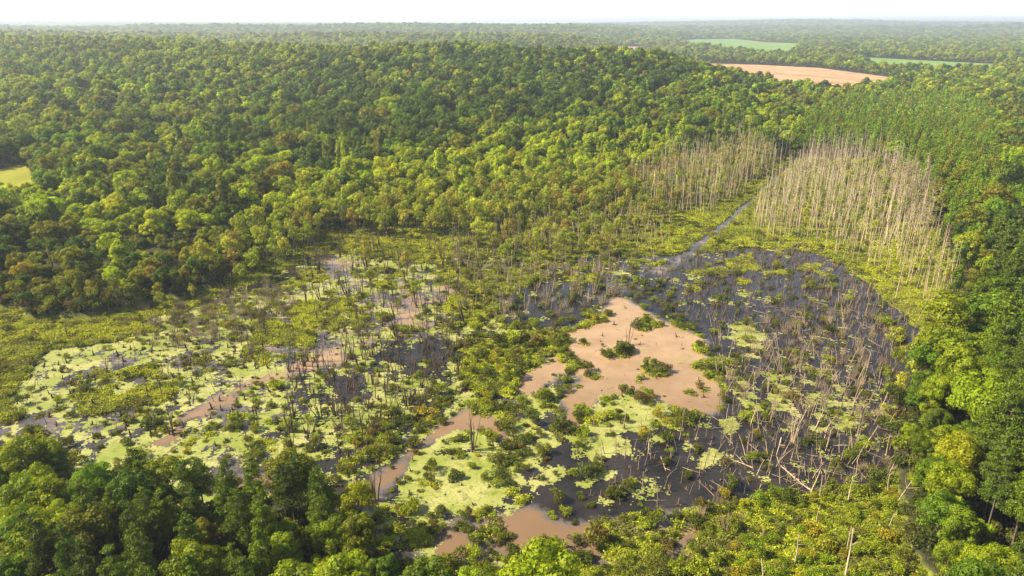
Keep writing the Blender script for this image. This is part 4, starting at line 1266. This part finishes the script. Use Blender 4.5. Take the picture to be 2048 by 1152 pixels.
# shrubs on the islands and shores
B = Batch()
a, b = jgrid(X0, X1, 70, 470, 1.85, RNG)
k = (RNG.random(len(a)) < look('shrub', a, b) * .6) & (look('wet', a, b) > .5) & (np.abs(a) < b * .93 + 5)
a, b = a[k], b[k]
px_, py_ = PIX(a, b, 0 * a)
m = len(a); q = RNG.random(m); zn = fbm(a, b, 14, 3, 50)
SP_ = np.array([(.105, .110, .018), (.16, .185, .016), (.075, .090, .016), (.20, .235, .014), (.26, .215, .02), (.135, .105, .035)])
sc_i = np.where(q < .35, 0, np.where(q < .6, 2, np.where(q < .82, 1, np.where(q < .9, 3, np.where(q < .94, 4, 5)))))
br_ = (px_ > 1470) & (py_ > 990)
sc_i[br_] = np.where(q[br_] < .38, 3, np.where(q[br_] < .68, 1, np.where(q[br_] < .9, 4, 0)))
t_ = SP_[sc_i] * np.array([1.05, 1.08, .7]) * (1 + RNG.normal(0, .12, (m, 1)))
t_[br_ & (zn > .52)] *= np.array([.88, 1.02, .8])
ssc = np.clip(RNG.lognormal(-.45, .42, m), .25, 1.4)
ssc[py_ < 560] *= .8
ssc[(px_ < 900) & (py_ < 830)] *= .72
ssc[br_] *= .8
B.add(a, b, ssc, RNG.uniform(.6, 1.2, m), 'shrub', t_ * 1.2, .05)
def lw5(key, s, t):
    return ('large' if s > 1.15 else 'small' if s < .7 else 'mid-sized') + ' ' + ('golden' if t[0] > .21 and t[0] > t[1] else 'brownish' if t[0] > t[1] * 1.1 else 'bright green' if t[1] > .21 else 'yellow-green' if t[1] > .15 else 'dark olive' if t[1] < .095 else 'olive')
B.done('shrub', 'shrub', 'shrub', 'shrubs growing on the swamp mats and shores', 'scrub', 'low scrub spread over the swamp and its islands', 290, lw5, waterz=-.05)

# undergrowth on the forest floor where it shows between the stems
a, b = jgrid(X0, X1, 62, 460, 2.6, RNG)
edge = np.zeros(len(a))
for rr2 in (8, 17, 27):
    for t in np.linspace(0, 2 * math.pi, 10)[:-1]:
        edge = np.maximum(edge, look('wet', a + rr2 * math.cos(t), b + rr2 * math.sin(t)))
k = (edge > .5) & (look('wet', a, b) < .5) & (np.abs(a) < b * .93 + 5) & (RNG.random(len(a)) < .8)
a, b = a[k], b[k]; m = len(a); q = RNG.random(m)
t_ = SP_[np.where(q < .45, 0, np.where(q < .7, 2, np.where(q < .88, 1, 5)))] * (1 + RNG.normal(0, .12, (m, 1)))
s_ = RNG.uniform(.8, 1.7, m)
scatter('undergrowth', ['shrub'], np.zeros(m, int), np.stack([a, b, height(a, b) - .1], 1), np.stack([0 * a, 0 * a, RNG.random(m) * 6.28], 1), np.stack([s_, s_, s_ * 1.25], 1), t_,
        'low leafy undergrowth along the foot of the woods', 'undergrowth')

# slender half-alive trees in the meadow and along the far shore
B = Batch()
def ad6(P, s, cols, smin, smax, dens=1.):
    a, b = spots(P, s, dens=dens)
    k = dist_ditch(a, b) > 5.5; a, b = a[k], b[k]
    t = np.array(cols)[RNG.integers(0, len(cols), len(a))] * (1 + RNG.normal(0, .12, (len(a), 1)))
    B.add(a, b, RNG.uniform(smin, smax, len(a)), RNG.uniform(.9, 1.2, len(a)), 'slender', np.clip(t * np.array([1.22, 1.28, .8]), .01, .9), .05)
YG = [(.26, .28, .035), (.21, .24, .022), (.16, .18, .025), (.30, .29, .05)]
OL = [(.18, .185, .03), (.15, .165, .025), (.23, .21, .04), (.21, .24, .03), (.17, .19, .03), (.24, .18, .05)]
ad6([(560, 440), (760, 400), (1000, 380), (1240, 350), (1300, 400), (1200, 440), (960, 470), (760, 480), (640, 470)], 5.2, YG + YG + OL, .8, 1.25)
ad6([(900, 440), (1240, 400), (1340, 440), (1200, 520), (960, 540)], 7.0, YG + OL, .6, 1.0)
ad6([(400, 560), (560, 470), (660, 450), (640, 500), (480, 590)], 6.5, YG + OL, .8, 1.2)
ad6([(1240, 360), (1480, 290), (1560, 300), (1500, 360), (1300, 430)], 5.5, OL + [(.2, .18, .06)], .7, 1.1)
ad6([(700, 500), (900, 510), (900, 640), (720, 620)], 15, OL, .5, .9)
ad6([(1500, 400), (1600, 330), (1760, 330), (1820, 400), (1780, 490), (1600, 480)], 8.5, OL + YG, .35, .8)
ad6([(1250, 400), (1480, 310), (1560, 320), (1480, 390), (1320, 440)], 6.0, OL + YG, .5, .95)
ad6([(1700, 330), (1850, 380), (1880, 470), (1780, 460)], 8, OL + YG, .7, 1.1, .8)
ad6([(60, 600), (300, 590), (440, 560), (400, 620), (200, 650)], 9, OL, .5, .9)
ad6([(1770, 700), (1900, 690), (1890, 760), (1800, 900), (1780, 800)], 7, YG, .5, .9)
ad6([(1840, 480), (1900, 500), (1930, 640), (1880, 640)], 6, YG, .4, .7)
B.done('slender_tree', 'tree', 'slender tree', 'slender half-leaved trees in the marsh', 'slender_trees', 'slender half-leaved trees thinning out into the marsh', 290, lambda k, s, t: ('taller' if s > 1.05 else 'low' if s < .75 else 'mid-height') + ' ' + tone(t), waterz=-.1)

# marsh grass tufts on the mats
a, b = jgrid(-325, 300, 75, 470, .82, RNG)
k = (lookb('matb', a, b) > .45) & (np.abs(a) < b * .93 + 3) & (RNG.random(len(a)) < np.where(b < 260, 1, .62))
a, b = a[k], b[k]; m = len(a)
zz = height(a, b)
k = zz > .02; a, b, zz = a[k], b[k], zz[k]; m = len(a)
n1 = fbm(a, b, 10, 4, 60); n2 = fbm(a, b, 3, 3, 61)
base = np.where((n1 > .5)[:, None], np.array([(.33, .35, .024)]), np.array([(.23, .255, .026)]))
base = np.where((n2 < .40)[:, None], np.array([(.15, .15, .035)]), base)
px_, py_ = PIX(a, b, 0 * a)
lft = (px_ < 900)
base = base * np.array([1.0, 1.03, .8]) * np.where(lft[:, None], np.array([[1.02, 1.0, .9]]), 1) * (1 + RNG.normal(0, .1, (m, 1)))
s_ = RNG.uniform(.7, 1.3, m) * np.where(b > 260, 1.35, 1)
scatter('marsh_grass', ['tuft'], np.zeros(m, int), np.stack([a, b, zz], 1), np.stack([0 * a, 0 * a, RNG.random(m) * 6.28], 1), np.stack([s_, s_, s_ * RNG.uniform(.7, 1.3, m)], 1), np.clip(base, .01, .9),
        'low bright green marsh plants covering the floating mats', 'marsh plants')
print('tufts', m)

# ------------------------------------------------------------------ haze
def haze():
    mt, nt, out = mat_new('haze')
    v = nt.nodes.new('ShaderNodeVolumePrincipled')
    v.inputs['Color'].default_value = (.74, .86, 1.0, 1)
    v.inputs['Density'].default_value = .000125
    v.inputs['Anisotropy'].default_value = .25
    nt.links.new(v.outputs[0], out.inputs['Volume'])
    X, Ya, Yb, Za, Zb = 29000, -2000, 31000, -3.5, 190
    V = [(-X, Ya, Za), (X, Ya, Za), (X, Yb, Za), (-X, Yb, Za), (-X, Ya, Zb), (X, Ya, Zb), (X, Yb, Zb), (-X, Yb, Zb)]
    Fc = [(0, 3, 2, 1), (4, 5, 6, 7), (0, 1, 5, 4), (1, 2, 6, 5), (2, 3, 7, 6), (3, 0, 4, 7)]
    me = mesh_np('haze', V, Fc, [mt])
    o = bpy.data.objects.new('haze', me); C.objects.link(o)
    tag(o, 'pale summer haze that fades the far hills', kind='stuff')
haze()
